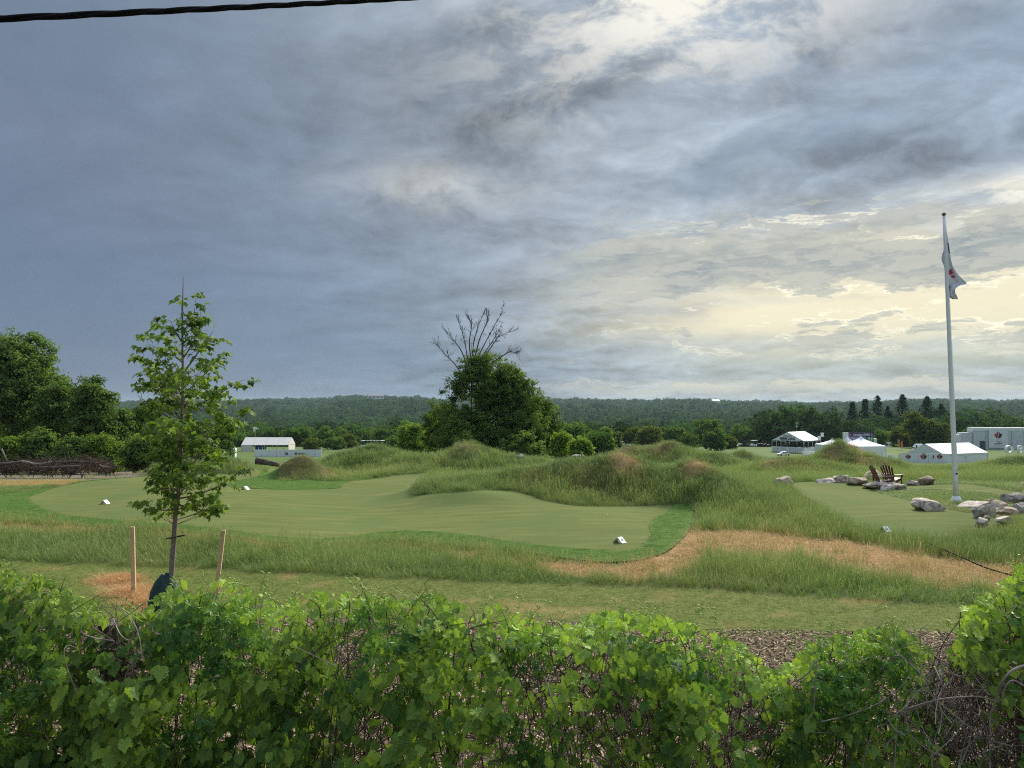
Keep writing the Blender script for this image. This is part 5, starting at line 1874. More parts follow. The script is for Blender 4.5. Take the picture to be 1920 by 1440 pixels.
# ------------------------------------------------------------------ tee markers, ball, hose
def tee_marker(px, py, rz, label, wpx, mark=True):
    g = hit(px, py)
    t_ = thing('tee_marker', label, 'tee marker', (g[0], g[1], g[2] + .025), rz, 'white folded tee markers on the greens')
    t_.scale = (.82, .82, .82)
    sl = R(40)
    for s in (-1, 1):
        b = MB()
        b.box((s * .094, 0, .082), (.245, .20, .010), Matrix.Rotation(s * sl, 3, 'Y'))
        b.build('panel', M['white_paint'], t_)
    if mark:
        nrm = np.array((math.sin(sl), 0, math.cos(sl)))
        vv = np.array((-math.cos(sl), 0, math.sin(sl)))
        uu = np.array((0, 1, 0))
        c = np.array((.094, 0, .082)) + nrm * .005
        for sgn, mm_ in ((-1, M['ink_dark']), (1, M['ink_dark'])):
            pts = [c + uu * sgn * a + vv * b_ + nrm * .002 for a, b_ in ((.006, -.05), (.022, -.012), (.055, -.02), (.048, .012), (.024, .018), (.012, .045), (.004, .02))]
            me = bpy.data.meshes.new('print')
            me.from_pydata([tuple(p_) for p_ in pts], [], [list(range(len(pts)))])
            me.materials.append(mm_)
            obj('print', me, t_)
    return t_


tee_marker(197, 946, R(-20), 'white folded marker on the left part of the big green', 16, False)
tee_marker(460, 919, R(-20), 'white folded marker by the fringe tongue right of the young maple', 14, False)
tee_marker(1162, 1019, R(-52), 'white folded marker near the right end of the big green', 18)
tee_marker(1659, 998, R(-75), 'white folded marker at the front of the right hand green', 18)
g = hit(1138, 968)
b_ = MB()
b_.lathe([(.0001, -.0213), (.012, -.0176), (.0195, -.0085), (.0213, 0), (.0195, .0085), (.012, .0176), (.0001, .0213)], sides=12)
o = b_.build('golf_ball', M['white_paint'], None, True)
o.location = (g[0], g[1], g[2] + .045)
tag(o, 'white golf ball lying on the big green', 'golf ball')
hs = [hit(px, py) + (0, 0, z) for px, py, z in ((1690, 1012, .0), (1738, 1034, .20), (1768, 1048, .22), (1810, 1064, .18), (1850, 1076, .12), (1910, 1088, .06), (1980, 1100, .02))]
b_ = MB()
c = crom(hs, 6, False)
b_.tube(c - c[0], .016, 7)
o = b_.build('hose', M['rubber'], None, True)
o.location = c[0]
tag(o, 'black hose running through the grass at the right', 'hose')

# ------------------------------------------------------------------ flagpole and limp flag
FY = float(hit(1789, 940)[1])
fp0 = np.array(ground_at(1789.5, FY))
ptop = at(1770, 406, FY)
d = ptop - fp0
pole = thing('flagpole', 'tall white tapering flagpole leaning slightly left', 'flagpole', tuple(fp0))
b_ = MB()
n_ = 12
b_.tube(np.array([d * u for u in np.linspace(-.01, 1, n_)]), np.linspace(.098, .052, n_), 14)
b_.build('pole', M['white_paint'], pole, True)
b_ = MB()
b_.lathe([(.24, -.06), (.235, .0), (.17, .09), (.13, .17), (.105, .20)], sides=16)
b_.build('base_collar', M['white_paint'], pole, True)
b_ = MB()
b_.lathe([(.035, -.02), (.03, .03), (.062, .05), (.085, .085), (.06, .125), (.02, .15), (.006, .19)], d, 14)
b_.build('finial', M['grey_cap'], pole, True)
b_ = MB()
u_ = .097
b_.box(d * u_ + np.array((0, -.102, 0)), (.07, .02, .05))
b_.box(d * (u_ + .012) + np.array((.01, -.100, .0)), (.025, .016, .03))
b_.build('cleat', M['black'], pole)
b_ = MB()
b_.tube(np.array([d * .105 + (.04, -.10, 0), d * .5 + (.05, -.085, 0), d * .975 + (.035, -.06, 0)]), .004, 4)
b_.build('halyard', M['white_paint'], pole)
# flag cloth: rows down the hoist, columns across the hanging fly
rows = [(413, 1771.2, 1772.2, .0), (430, 1771.0, 1774.5, .0), (450, 1770.6, 1778, .02), (468, 1769.5, 1780.5, .03), (480, 1765.8, 1782, .05), (488, 1765.2, 1783.5, .06), (496, 1769, 1785.5, .05), (504, 1771, 1789, .04), (514, 1772, 1796, .03), (524, 1772.5, 1805, .03), (532, 1773, 1814.5, .02),
        (536, 1773, 1798, .03), (542, 1773.5, 1791, .04), (549, 1774, 1791, .05), (555, 1775, 1794.5, .05), (561, 1786, 1796.5, .05)]
nc_ = 16
V, F_, mi = [], [], []
flagm = [M['flag_cloth'], M['red'], M['ink_dark']]
rr = np.array(rows)
yy_ = np.linspace(rr[0, 0], rr[-1, 0], 64)
for j, py in enumerate(yy_):
    x0, x1, f_ = [np.interp(py, rr[:, 0], rr[:, kk]) for kk in (1, 2, 3)]
    for i in range(nc_):
        u = i / (nc_ - 1)
        px = x0 + (x1 - x0) * u
        fold = (.10 * math.sin(u * 5.0 + py * .045) + .05 * math.sin(u * 11 + py * .09)) * min(1, (py - 405) / 60)
        P_ = at(px, py, FY + .11 + fold * .9) - fp0
        V.append(P_)
for j in range(63):
    for i in range(nc_ - 1):
        a = j * nc_ + i
        F_.append((a, a + 1, a + nc_ + 1, a + nc_))
        x0, x1 = [np.interp(yy_[j], rr[:, 0], rr[:, kk]) for kk in (1, 2)]
        px, py = x0 + (x1 - x0) * (i + .5) / (nc_ - 1), yy_[j]
        m_ = 0
        if (abs(px - 1781.5) / 3.6) ** 2 + ((py - 509.5) / 5.5) ** 2 < 1 or (abs(px - 1786.5) / 3.8) ** 2 + ((py - 516.8) / 2.6) ** 2 < 1: m_ = 1
        if 454 < py < 473 and px > x1 - 2.6: m_ = 2
        if 535 < py < 543 and px < 1782 and px > 1777 + (py - 535) * .3: m_ = 2
        mi.append(m_)
me = new_mesh('flag', V, np.array(F_), flagm, True, None, mi)
fl = obj('flag', me)
fl.location = fp0
tag(fl, 'limp white flag with red and black print hanging on the flagpole', 'flag')

# ------------------------------------------------------------------ overhead cable
ca, cb_ = at(0, 35, 4.6), at(760, -3, 6.9)
dv = cb_ - ca
uu = np.linspace(-2.2, 5.0, 420)
axis = ca + uu[:, None] * dv + np.stack([0 * uu, 0 * uu, .02 * (uu - .5) ** 2 - .02 * .25], 1)
Lx = uu * np.linalg.norm(dv)
cab = thing('overhead_cable', 'thick black twisted overhead cable crossing the top left sky', 'cable', tuple(axis[200]))
e1 = np.cross(dv, (0, 0, 1)); e1 /= np.linalg.norm(e1)
e2 = np.cross(e1, dv); e2 /= np.linalg.norm(e2)
for s in range(3):
    ph = s * 2 * math.pi / 3 + Lx * 6.0
    off = .0105 * (np.cos(ph)[:, None] * e1 + np.sin(ph)[:, None] * e2)
    b_ = MB()
    b_.tube(axis + off - axis[200], .0125, 8)
    b_.build('strand', M['rubber'], cab, True)

# ------------------------------------------------------------------ brush pile, logs and rubble on the left
for i, (px, py, w, h, ms_, lab) in enumerate([(45, 884, 34, 17, 'stone_warm', 'largest tan rock lying at the front of the brush pile'), (27, 881, 20, 10, 'stone_warm', 'smaller tan rock beside the largest one at the brush pile'), (4, 887, 16, 8, 'stone_grey', 'grey rock at the far left edge of the bare soil'),
                                            (136, 874, 12, 6, 'stone_pale', 'pale stone in the middle of the brush pile'), (151, 875, 10, 6, 'stone_warm', 'small tan stone right of the pale one in the brush pile'), (62, 887, 6, 4, 'stone_pale', 'tiny white stone in front of the brush pile'), (112, 878, 10, 5, 'stone_warm', 'brown stone under the dead branches of the brush pile')]):
    rock(px, py, w, h, M[ms_], 700 + i, lab, None, group='rubble at the foot of the brush pile')


def log(px_pts, rad, m_, label, Y):
    pts = np.array([at(px, py, Y + dy) for px, py, dy in px_pts])
    c = crom(pts, 4, False) if len(pts) > 2 else pts
    b_ = MB()
    b_.tube(c - c[0], np.linspace(rad, rad * .55, len(c)), 8)
    o = b_.build('log', m_, None, True)
    o.location = c[0]
    tag(o, label, 'log', 'logs in the brush pile')


log([(-30, 872, 0), (5, 870, 0), (30, 867, .3), (52, 864, .5)], .10, M['log'], 'dark log lying along the left of the brush pile', 41.5)
log([(40, 865, 0), (55, 867, 0), (62, 869, .2), (80, 869, .3), (96, 866, .3)], .055, M['pale_twig'], 'long pale crooked branch lying on the brush pile', 41)
log([(75, 878, 0), (110, 876, 0), (150, 874, .2)], .09, M['log'], 'dark log under the middle of the brush pile', 41.2)
log([(100, 868, .8), (140, 866, .8), (182, 868, .8)], .10, M['log'], 'upper dark log at the back of the brush pile', 41.5)
log([(186, 873, 0), (192, 876, 0), (206, 877, .1)], .09, M['log'], 'short forked stump at the right end of the brush pile', 41)
log([(480, 864, 0), (500, 867, 0), (524, 872, 0)], .22, M['log'], 'dark log lying behind the brown mound', 46)
log([(3, 842, 0), (9, 855, 0), (13, 866, .2)], .05, M['pale_twig'], 'bare leaning branch at the left edge of the brush pile', 42)
br = MB()
for i in range(650):
    px = twr.uniform(-40, 205)
    Y = 42.5 + twr.uniform(-.8, 1.2)
    hh = 9 + 9 * math.exp(-((px - 160) / 35) ** 2) + 6 * math.exp(-((px - 85) / 25) ** 2)
    c = at(px, 878 - twr.random() ** 1.5 * hh * 1.2, Y)
    L = twr.uniform(.5, 2.0)
    d = np.array((twr.normal(0, 1), twr.normal(0, .5), abs(twr.normal(0, .45)))); d *= L / np.linalg.norm(d)
    br.tube(bez(c - d * .5, c + twr.normal(0, .15, 3), c + d * .5, 5), np.linspace(twr.uniform(.008, .026), .005, 5), 4, False)
o = br.build('brush_pile', M['twig'])
tag(o, 'pile of tangled dead branches along the clearing edge', kind='stuff')


# ------------------------------------------------------------------ tents and stands in the valley
def lin(px, Y):
    return (px - 960) / F * Y


def frame_tent(label, px, Y, w, L, rz, eave, ridge, fabric, open_front=False, open_sides=(), name='frame_tent', bays=3, walls=True, arch=True, origin='gable'):
    """gable across local x at y = 0, ridge running along local +y"""
    loc = (lin(px, Y), Y, float(H(lin(px, Y), Y)) - .15)
    t_ = thing(name, label, 'tent', loc, rz)
    ov = .06
    for s in (-1, 1):                                       # roof panels, one per bay and side
        for i in range(bays):
            y0, y1 = L * i / bays + .02, L * (i + 1) / bays - .02
            V = [(s * (w / 2 + ov), y0, eave), (s * (w / 2 + ov), y1, eave), (0, y1, ridge), (0, y0, ridge)]
            V += [(a, b, c - .05) for a, b, c in V]
            b = MB()
            q = [(0, 1, 2, 3), (7, 6, 5, 4), (0, 4, 5, 1), (1, 5, 6, 2), (2, 6, 7, 3), (3, 7, 4, 0)]
            b.raw(V, Q=q)
            b.build('roof_panel', fabric, t_)
    for y, nm in ((.0, 'gable_front'), (L, 'gable_back')):
        V = [(-w / 2, y, eave), (w / 2, y, eave), (0, y, ridge - .03)]
        V += [(a, b_ + .04, c) for a, b_, c in V]
        b = MB()
        b.raw(V, T=[(0, 1, 2), (5, 4, 3)], Q=[(0, 3, 4, 1), (1, 4, 5, 2), (2, 5, 3, 0)])
        b.build('gable', fabric, t_)
    for s in (-1, 1):
        for i in range(bays + 1):
            b = MB()
            b.box((s * w / 2, L * i / bays, eave / 2), (.09, .09, eave - .02))
            b.build('post', M['metal'], t_)
    if walls:
        for s in (-1, 1):
            for i in range(bays):
                if s in open_sides and i not in ():
                    continue
                b = MB()
                b.box((s * (w / 2 - .01), L * (i + .5) / bays, eave / 2), (.03, L / bays - .12, eave - .04))
                b.build('side_wall', fabric, t_)
        if not open_front:
            b = MB()
            b.box((0, .02, eave / 2), (w - .14, .03, eave - .02))
            b.build('end_wall', fabric, t_)
        b = MB()
        b.box((0, L - .02, eave / 2), (w - .14, .03, eave - .02))
        b.build('end_wall', fabric, t_)
    if arch:                                                # curved valance seams
        def arcs(n, P0, P1, nrm):
            for i in range(n):
                b = MB()
                a = np.array(P0) + (np.array(P1) - np.array(P0)) * i / n
                c = np.array(P0) + (np.array(P1) - np.array(P0)) * (i + 1) / n
                u = np.linspace(0, 1, 13)
                pts = a[None] + (c - a)[None] * u[:, None] + np.stack([0 * u, 0 * u, -.55 + .42 * np.sin(u * math.pi) ** .6], 1) + np.array(nrm) * .05
                b.tube(pts, .028, 4)
                b.build('valance_seam', M['scrim'], t_)
        arcs(1 if w < 5 else 2, (-w / 2, 0, eave), (w / 2, 0, eave), (0, -1, 0))
        for s in (-1, 1):
            arcs(bays, (s * w / 2, 0, eave), (s * w / 2, L, eave), (s, 0, 0))
    return t_


# lettered lounge tent
LY = 158
sc_l = px_m(LY)
lz = 21 * sc_l
t = frame_tent('white lounge tent with lettering on its gable and open sides', 1476, LY + 1.2, 6.9, 8.2, R(-45), 21.5 * sc_l + .15, 37.5 * sc_l + .15, M['tent_fabric'], True, (-1, 1), walls=False, bays=4)
lettering('MEMBERS LOUNGE', (0, -.03, 26.5 * sc_l), (1, 0, 0), (0, 0, 1), (0, -1, 0), 3.3, M['ink_dark'], t, .52)
lettering('CANADIAN OPEN', (0, -.03, 31 * sc_l + .05), (1, 0, 0), (0, 0, 1), (0, -1, 0), 1.9, M['ink_dark'], t, .22)
for i in range(4):
    b_ = MB(); b_.box((-3.45 + 1.72 * (i + .5), -.06, .62), (1.64, .05, 1.2)); b_.build('fence_panel', M['tent_fabric'], t)
    b_ = MB()
    b_.box((-3.45 + 1.72 * (i + .5), -.10, .86), (1.2, .03, .5)); b_.build('mesh_insert', M['scrim'], t)
for i in range(5):
    b_ = MB(); b_.box((3.47, 8.2 * (i + .5) / 5, .58), (.05, 1.56, 1.1)); b_.build('fence_panel', M['tent_fabric'], t)
for i in range(5):
    b_ = MB(); b_.box((-2.6 + 1.3 * i, 4 + .3 * (i % 2), .85), (.7, .7, 1.2)); b_.build('table', M['black'], t)
# open sided cream tent on the left
t = frame_tent('cream roofed open sided tent on the far left of the valley', 461, 162, 5.0, 9.9, R(-90), 1.55, 3.05, M['cream_fabric'], False, (1, -1), bays=4, arch=False)
b_ = MB(); b_.box((2.5, 1.2, .78), (.03, 2.3, 1.5)); b_.build('side_wall', M['cream_fabric'], t)
for i in range(3):
    b_ = MB(); b_.box((1.6, 3.0 + .8 * i, .75), (.5, .55, .9)); b_.build('table', M['blue'], t)
# large closed marquee on the right
t = frame_tent('large closed white marquee just left of the flagpole base', 1733, 119, 6.0, 10.6, R(-65), 2.0, 3.45, M['tent_fabric'], bays=2)


def pagoda(label, px, py_peak, py_eave, wpx, Y, group='peaked tents'):
    x = lin(px, Y)
    g = float(H(x, Y)) - .15
    w = wpx * px_m(Y) / 2
    t_ = thing('peaked_tent', label, 'tent', (x, Y, g), R(12), group)
    e = CAMZ - (py_eave - HZ) * px_m(Y) - g
    pk = CAMZ - (py_peak - HZ) * px_m(Y) - g
    b = MB()
    rings = 9
    V = []
    for i in range(rings):
        u = i / (rings - 1)
        s = w * ((1 - u) ** 1.75 * .985 + .015)
        V += [(-s, -s, e + (pk - e) * u), (s, -s, e + (pk - e) * u), (s, s, e + (pk - e) * u), (-s, s, e + (pk - e) * u)]
    Q_ = [(i * 4 + j, i * 4 + (j + 1) % 4, i * 4 + 4 + (j + 1) % 4, i * 4 + 4 + j) for i in range(rings - 1) for j in range(4)]
    b.raw(V, Q=Q_)
    b.build('roof', M['tent_fabric'], t_)
    b = MB()
    b.tube([(0, 0, pk - .05), (0, 0, pk + .25)], .04, 6)
    b.build('finial', M['metal'], t_)
    for k_ in range(4):
        a = k_ * math.pi / 2
        b = MB()
        b.box((0, -w + .03, e / 2), (2 * w - .16, .03, e - .02))
        o = b.build('side_wall', M['tent_fabric'], t_)
        o.rotation_euler = (0, 0, a)
        b = MB()
        b.box((w - .04, w - .04, e / 2), (.08, .08, e))
        o = b.build('post', M['metal'], t_)
        o.rotation_euler = (0, 0, a)
    return t_


pagoda('leftmost white peaked tent half hidden behind the right mound', 1559, 822, 833, 44, 146)
pagoda('white peaked tent below the pale end of the purple sign', 1588, 818, 834, 38, 152)
pagoda('smallest white peaked tent between two larger ones', 1600, 824, 834, 26, 158)
pagoda('largest white peaked tent in front of the purple and green sign', 1613, 817, 835, 60, 146)
pagoda('small white peaked tent far left behind the sapling leaves', 432, 834, 841, 22, 120, None)
pagoda('white canopy glimpsed through the sapling crown', 313, 853, 862, 26, 62, None)

# purple and green event sign
SYB = 172
k0 = px_m(SYB)
sx0 = lin(1608, SYB)
sg = float(H(sx0, SYB))
sign = thing('event_sign', 'wide purple event board with a green panel and white end', 'sign', (sx0, SYB, sg), R(-8))
zt = CAMZ - (811.5 - HZ) * k0 - sg
X = lambda px: (px - 1608) * k0
b_ = MB(); b_.box((X(1612.5), 0, zt - 3.5 * k0), (44 * k0, .12, 7 * k0)); b_.build('header_board', M['purple'], sign)
b_ = MB(); b_.box((X(1606), .02, zt - 13 * k0), (30 * k0, .10, 11.6 * k0)); b_.build('lower_board', M['lavender'], sign)
b_ = MB(); b_.box((X(1585.5), .0, zt - 7 * k0), (9.5 * k0, .5, 15 * k0)); b_.build('end_panel', M['tent_fabric'], sign)
b_ = MB(); b_.box((X(1629), -.05, zt - 14.5 * k0), (13 * k0, .12, 14.4 * k0)); b_.build('green_board', M['sign_green'], sign)
lettering('Canadian OPEN', (X(1613.5), -.06, zt - 3.4 * k0), (1, 0, 0), (0, 0, 1), (0, -1, 0), 30 * k0, M['white_paint'], sign, 4.4 * k0)
for pxx_ in (1593.5, 1632):
    b_ = MB(); b_.box((X(pxx_), -.075, zt - 3.4 * k0), (2.2 * k0, .03, 4.0 * k0)); b_.build('crest', M['lavender'], sign)
for j, (wd, dz) in enumerate(((8, 5.5), (7, 7.5), (5.5, 9.5))):
    b_ = MB(); b_.box((X(1629), -.12, zt - (7.4 + dz) * k0), (wd * k0, .03, .9 * k0)); b_.build('print_line', M['white_paint'], sign)
for s in (-1, 1):
    b_ = MB(); b_.lathe([(.001, -.02), (1.7 * k0, -.02), (1.7 * k0, .02), (.001, .02)], sides=10)
    o = b_.build('print_dot', M['white_paint'], sign); o.location = (X(1629 + s * 2.4), -.13, zt - 10 * k0); o.rotation_euler = (R(90), 0, 0)
for pxx_ in (1587, 1608, 1629):
    b_ = MB(); b_.box((X(pxx_), .2, zt / 2 - .3), (.15, .15, zt)); b_.build('post', M['metal'], sign)
b_ = MB(); b_.box((X(1639.5), 1.2, zt - 15 * k0), (6 * k0, 1.2, 9 * k0)); b_.build('side_booth', M['tent_fabric'], sign)

# grey wrapped grandstand with the emblem board
GY = 172
kg = px_m(GY)
gx0, gx1 = lin(1823, GY), lin(2075, GY)
gz = float(H(gx0, GY)) - .2
gs = thing('grandstand', 'long grandstand wrapped in grey scrim with a white emblem board', 'grandstand', (gx0, GY, gz), R(4))
hh = CAMZ - (802 - HZ) * kg - gz
Lg = gx1 - gx0
for i in range(10):
    x0, x1 = Lg * i / 10, Lg * (i + 1) / 10
    b_ = MB(); b_.box(((x0 + x1) / 2, 1.0, hh * .43), (x1 - x0 - .05, 2.0, hh * .86)); b_.build('scrim_panel', M['scrim'], gs)
    b_ = MB(); b_.box(((x0 + x1) / 2, 1.0, hh * .93), (x1 - x0 - .04, 2.1, hh * .135)); b_.build('top_rail_cover', M['tent_fabric'], gs)
for i in range(11):
    b_ = MB(); b_.box((Lg * i / 10, -.06, hh * .43), (.09, .09, hh * .86)); b_.build('post', M['metal'], gs)
for i in range(3):
    b_ = MB(); b_.tube([(Lg * (.42 + .1 * i), -.08, .3), (Lg * (.52 + .1 * i), -.08, hh * .82)], .035, 5); b_.build('brace', M['metal'], gs)
xd = (1841 - 1823) * kg
b_ = MB(); b_.box((xd, -.1, 8.5 * kg + .1), (10 * kg, .06, 17 * kg)); b_.build('doorway', M['dark_mesh'], gs)
for i, (a, b2, top) in enumerate(((1790, 1801, 815), (1801, 1823, 811))):
    hs_ = CAMZ - (top - HZ) * kg - gz
    b_ = MB(); b_.box((((a + b2) / 2 - 1823) * kg, .9, hs_ / 2), ((b2 - a) * kg - .05, 1.6, hs_)); b_.build('stepped_end', M['scrim'] if i else M['tent_fabric'], gs)
bx, bz_, bw, bh = (1871 - 1823) * kg, hh - 20 * kg, 37 * kg, 35 * kg
b_ = MB(); b_.box((bx, -.2, bz_), (bw, .12, bh)); bd = b_.build('emblem_board', M['tent_fabric'], gs)
emblem(bd, (bx, -.26, bz_ + 5.8 * kg), (1, 0, 0), (0, 0, 1), (0, -1, 0), 17 * kg, lift=.03)
lettering('GOLF', (bx, -.26, bz_ - 5.8 * kg), (1, 0, 0), (0, 0, 1), (0, -1, 0), 9 * kg, M['red'], bd, 2.4 * kg)
lettering('CANADA', (bx, -.26, bz_ - 9.4 * kg), (1, 0, 0), (0, 0, 1), (0, -1, 0), 16 * kg, M['ink_dark'], bd, 2.7 * kg)
b_ = MB(); b_.box((bx, -.28, bz_ - 13.2 * kg), (17 * kg, .02, .8 * kg)); b_.build('print_line', M['scrim'], bd)

# giant white letters at the right edge
def giant_letter(ch, px, Y, hpx, label, mirror=False):
    me = text_mesh(ch, 1.0, .12)
    co = np.zeros(len(me.vertices) * 3)
    me.vertices.foreach_get('co', co)
    co = co.reshape(-1, 3)
    k_ = hpx * px_m(Y) / (co[:, 1].max() - co[:, 1].min())
    co = co - (co.max(0) + co.min(0)) / 2
    P_ = np.stack([co[:, 0] * k_ * (-1 if mirror else 1), -co[:, 2] * k_, (co[:, 1] - co[:, 1].min()) * k_], 1)
    me.vertices.foreach_set('co', P_.ravel())
    me.name = 'giant_letter'
    me.materials.append(M['white_paint'])
    o = obj('giant_letter', me)
    o.location = ground_at(px, Y)
    o.location.z = CAMZ - (850 - HZ) * px_m(Y)
    tag(o, label, 'letter', 'giant white letters on the lawn')


giant_letter('O', 1890, 140, 15, 'round giant white letter nearest the emblem board')
giant_letter('B', 1912, 140, 15, 'giant white letter cut by the right edge of the picture')


def barrier(label, px0, px1, Y, h, n, name='barrier', slant=0.0, material='tent_fabric', marks=()):
    x0, x1 = lin(px0, Y), lin(px1, Y)
    z0 = float(H((x0 + x1) / 2, Y)) - .1
    t_ = thing(name, label, 'barrier', (x0, Y, z0), R(slant))
    L = (x1 - x0) / math.cos(R(slant))
    for i in range(n):
        b = MB(); b.box((L * (i + .5) / n, 0, h / 2 + .05), (L / n - .04, .05, h)); b.build('panel', M[material], t_)
        b = MB(); b.box((L * i / n, .06, h / 2), (.06, .06, h + .1)); b.build('post', M['metal'], t_)
    return t_, L


t, L = barrier('white emblem barrier in front of the marquee', 1684, 1775, 100, 1.30, 5)
for f, sz in ((.185, .80), (.50, .95), (.70, .0), (.83, .85)):
    if sz: emblem(t, (L * f, -.03, .95), (1, 0, 0), (0, 0, 1), (0, -1, 0), sz, lift=.02)
    else:
        b_ = MB(); b_.lathe([(.001, -.30), (.10, 0), (.001, .30)], (L * f, -.06, .95), 6); b_.build('print_mark', M['dark_mesh'], t)
barrier('low dark mesh windscreen left of the marquee', 1687, 1734, 108, 1.55, 3, 'windscreen', 0, 'dark_mesh')
t, L = barrier('white branded barrier below the cream tent', 478, 604, 128, 1.25, 9)
lettering('OPEN', (L * .70, -.03, .62), (1, 0, 0), (0, 0, 1), (0, -1, 0), 1.1, M['ink_dark'], t, .30)
for f in (.48, .62):
    b_ = MB(); b_.box((L * f, -.035, .62), (.42, .02, .40)); b_.build('print_mark', M['dark_mesh'], t)
barrier('low white fence in front of the lettered tent on the right', 1503, 1548, 150, 1.0, 5, slant=6)
for i, (a, b2, Y) in enumerate(((1641, 1650, 140), (1653, 1664, 138), (1664, 1676, 136))):
    barrier(('left', 'middle', 'right')[i] + ' one of the thin white crowd barriers right of the largest peaked tent', a, b2, Y, 1.15, 2)

# white site trailer
TY = 232
kt = px_m(TY)
g_ = ground_at(1658, TY)
tr = thing('site_trailer', 'small white site trailer with dark windows under the trees', 'trailer', g_)
b_ = MB(); b_.box((0, 0, .95), (19 * kt, 2.4, 1.5)); b_.build('body', M['white_paint'], tr)
b_ = MB(); b_.box((0, 0, 1.75), (19 * kt + .2, 2.6, .1)); b_.build('roof', M['tent_fabric'], tr)
for i in range(3):
    b_ = MB(); b_.box((-1.0 + 1.0 * i, -1.21, 1.1), (.5, .03, .5)); b_.build('window', M['glass'], tr)
b_ = MB(); b_.box((.2, 0, 2.05), (1.2, 1.2, .5)); b_.build('roof_unit', M['white_paint'], tr)
# orange banner posts
for i, (px, lab) in enumerate(((1682, 'taller orange feather banner near the trailer'), (1688, 'shorter orange feather banner beside the taller one'))):
    Y = 168
    t = thing('feather_banner', lab, 'banner', ground_at(px, Y), 0, 'orange banners')
    h = (2.4, 2.0)[i]
    b_ = MB(); b_.tube([(0, 0, 0), (0, 0, h)], .03, 5); b_.build('pole', M['metal'], t)
    b_ = MB(); b_.box((.22, 0, h * .62), (.40, .03, h * .68)); b_.build('banner_cloth', M['orange'], t)
# white canopy with dark crossing arms
g_ = ground_at(1721, 150)
t = thing('vehicle_canopy', 'white canopied utility vehicle with dark bent arms behind the marquee', 'vehicle', g_)
b_ = MB(); b_.box((0, 0, .9), (1.9, 1.4, .9)); b_.build('body', M['white_paint'], t)
b_ = MB(); b_.raw([(-.9, -.7, 1.75), (.9, -.7, 1.75), (.9, .7, 1.75), (-.9, .7, 1.75), (-.6, -.4, 2.35), (.6, -.4, 2.35), (.6, .4, 2.35), (-.6, .4, 2.35)], Q=[(0, 1, 5, 4), (1, 2, 6, 5), (2, 3, 7, 6), (3, 0, 4, 7), (4, 5, 6, 7), (3, 2, 1, 0)]); b_.build('canopy', M['tent_fabric'], t)
for s in (-1, 1):
    b_ = MB(); b_.tube(bez((s * 1.0, -.75, .5), (s * .55, -.75, 1.5), (s * .95, -.75, 2.3), 6), .09, 6); b_.build('arm', M['black'], t)
    for y in (-.6, .6):
        b_ = MB(); b_.tube([(s * .6, y - .06, .3), (s * .6, y + .06, .3)], .3, 10); b_.build('wheel', M['black'], t)

# low white tent roof and carts by the gravel lot
frame_tent('low long white tent beyond the gravel lot', 1367, 246, 4.0, 5.8, R(-90), 1.15, 1.95, M['tent_fabric'], bays=3, arch=False)


def cart(px, Y, label, body, rz=0.0, roof=True, sc_=1.0, name='golf_cart', group='carts and cars in the valley'):
    t_ = thing(name, label, 'golf cart', ground_at(px, Y), rz, group)
    t_.scale = (sc_,) * 3
    b = MB(); b.box((0, 0, .48), (2.0, 1.1, .42)); b.box((-.75, 0, .75), (.45, 1.05, .25)); b.build('body', body, t_)
    b = MB(); b.box((.1, 0, .82), (.5, 1.0, .28)); b.box((.32, 0, 1.08), (.12, 1.0, .45)); b.build('seat', M['black'], t_)
    if roof:
        b = MB(); b.box((0, 0, 1.78), (1.7, 1.15, .07)); b.build('roof', M['white_paint'], t_)
        for x in (-.75, .75):
            for y in (-.5, .5):
                b = MB(); b.tube([(x, y, .65), (x * .95, y, 1.76)], .025, 5); b.build('roof_post', M['black'], t_)
    for x in (-.65, .65):
        for y in (-.52, .52):
            b = MB(); b.tube([(x, y - .09, .24), (x, y + .09, .24)], .24, 10); b.build('wheel', M['black'], t_)
    return t_


def car(px, Y, label, body, rz=0.0, group='carts and cars in the valley', sc_=1.0):
    t_ = thing('parked_car', label, 'car', ground_at(px, Y), rz, group)
    t_.scale = (sc_,) * 3
    prof = [(-2.1, .35), (-2.15, .75), (-1.2, .92), (-.6, 1.42), (.9, 1.45), (1.6, .98), (2.1, .88), (2.15, .4)]
    V = [(x, -.85 * (.9 if z > 1 else 1), z) for x, z in prof] + [(x, .85 * (.9 if z > 1 else 1), z) for x, z in prof]
    n_ = len(prof)
    me = bpy.data.meshes.new('body')
    me.from_pydata(V, [], [tuple(range(n_))[::-1], tuple(range(n_, 2 * n_))] + [(i, (i + 1) % n_, n_ + (i + 1) % n_, n_ + i) for i in range(n_)])
    me.materials.append(body); me.update()
    obj('body', me, t_)
    for s in (-1, 1):
        b = MB(); b.raw([(-.95, s * .84, .95), (-.5, s * .80, 1.34), (.8, s * .80, 1.36), (1.25, s * .84, .98)], Q=[(0, 1, 2, 3)]); b.build('side_window', M['glass'], t_)
        for x in (-1.35, 1.35):
            b = MB(); b.tube([(x, s * .72, .33), (x, s * .90, .33)], .33, 12); b.build('wheel', M['black'], t_)
    return t_


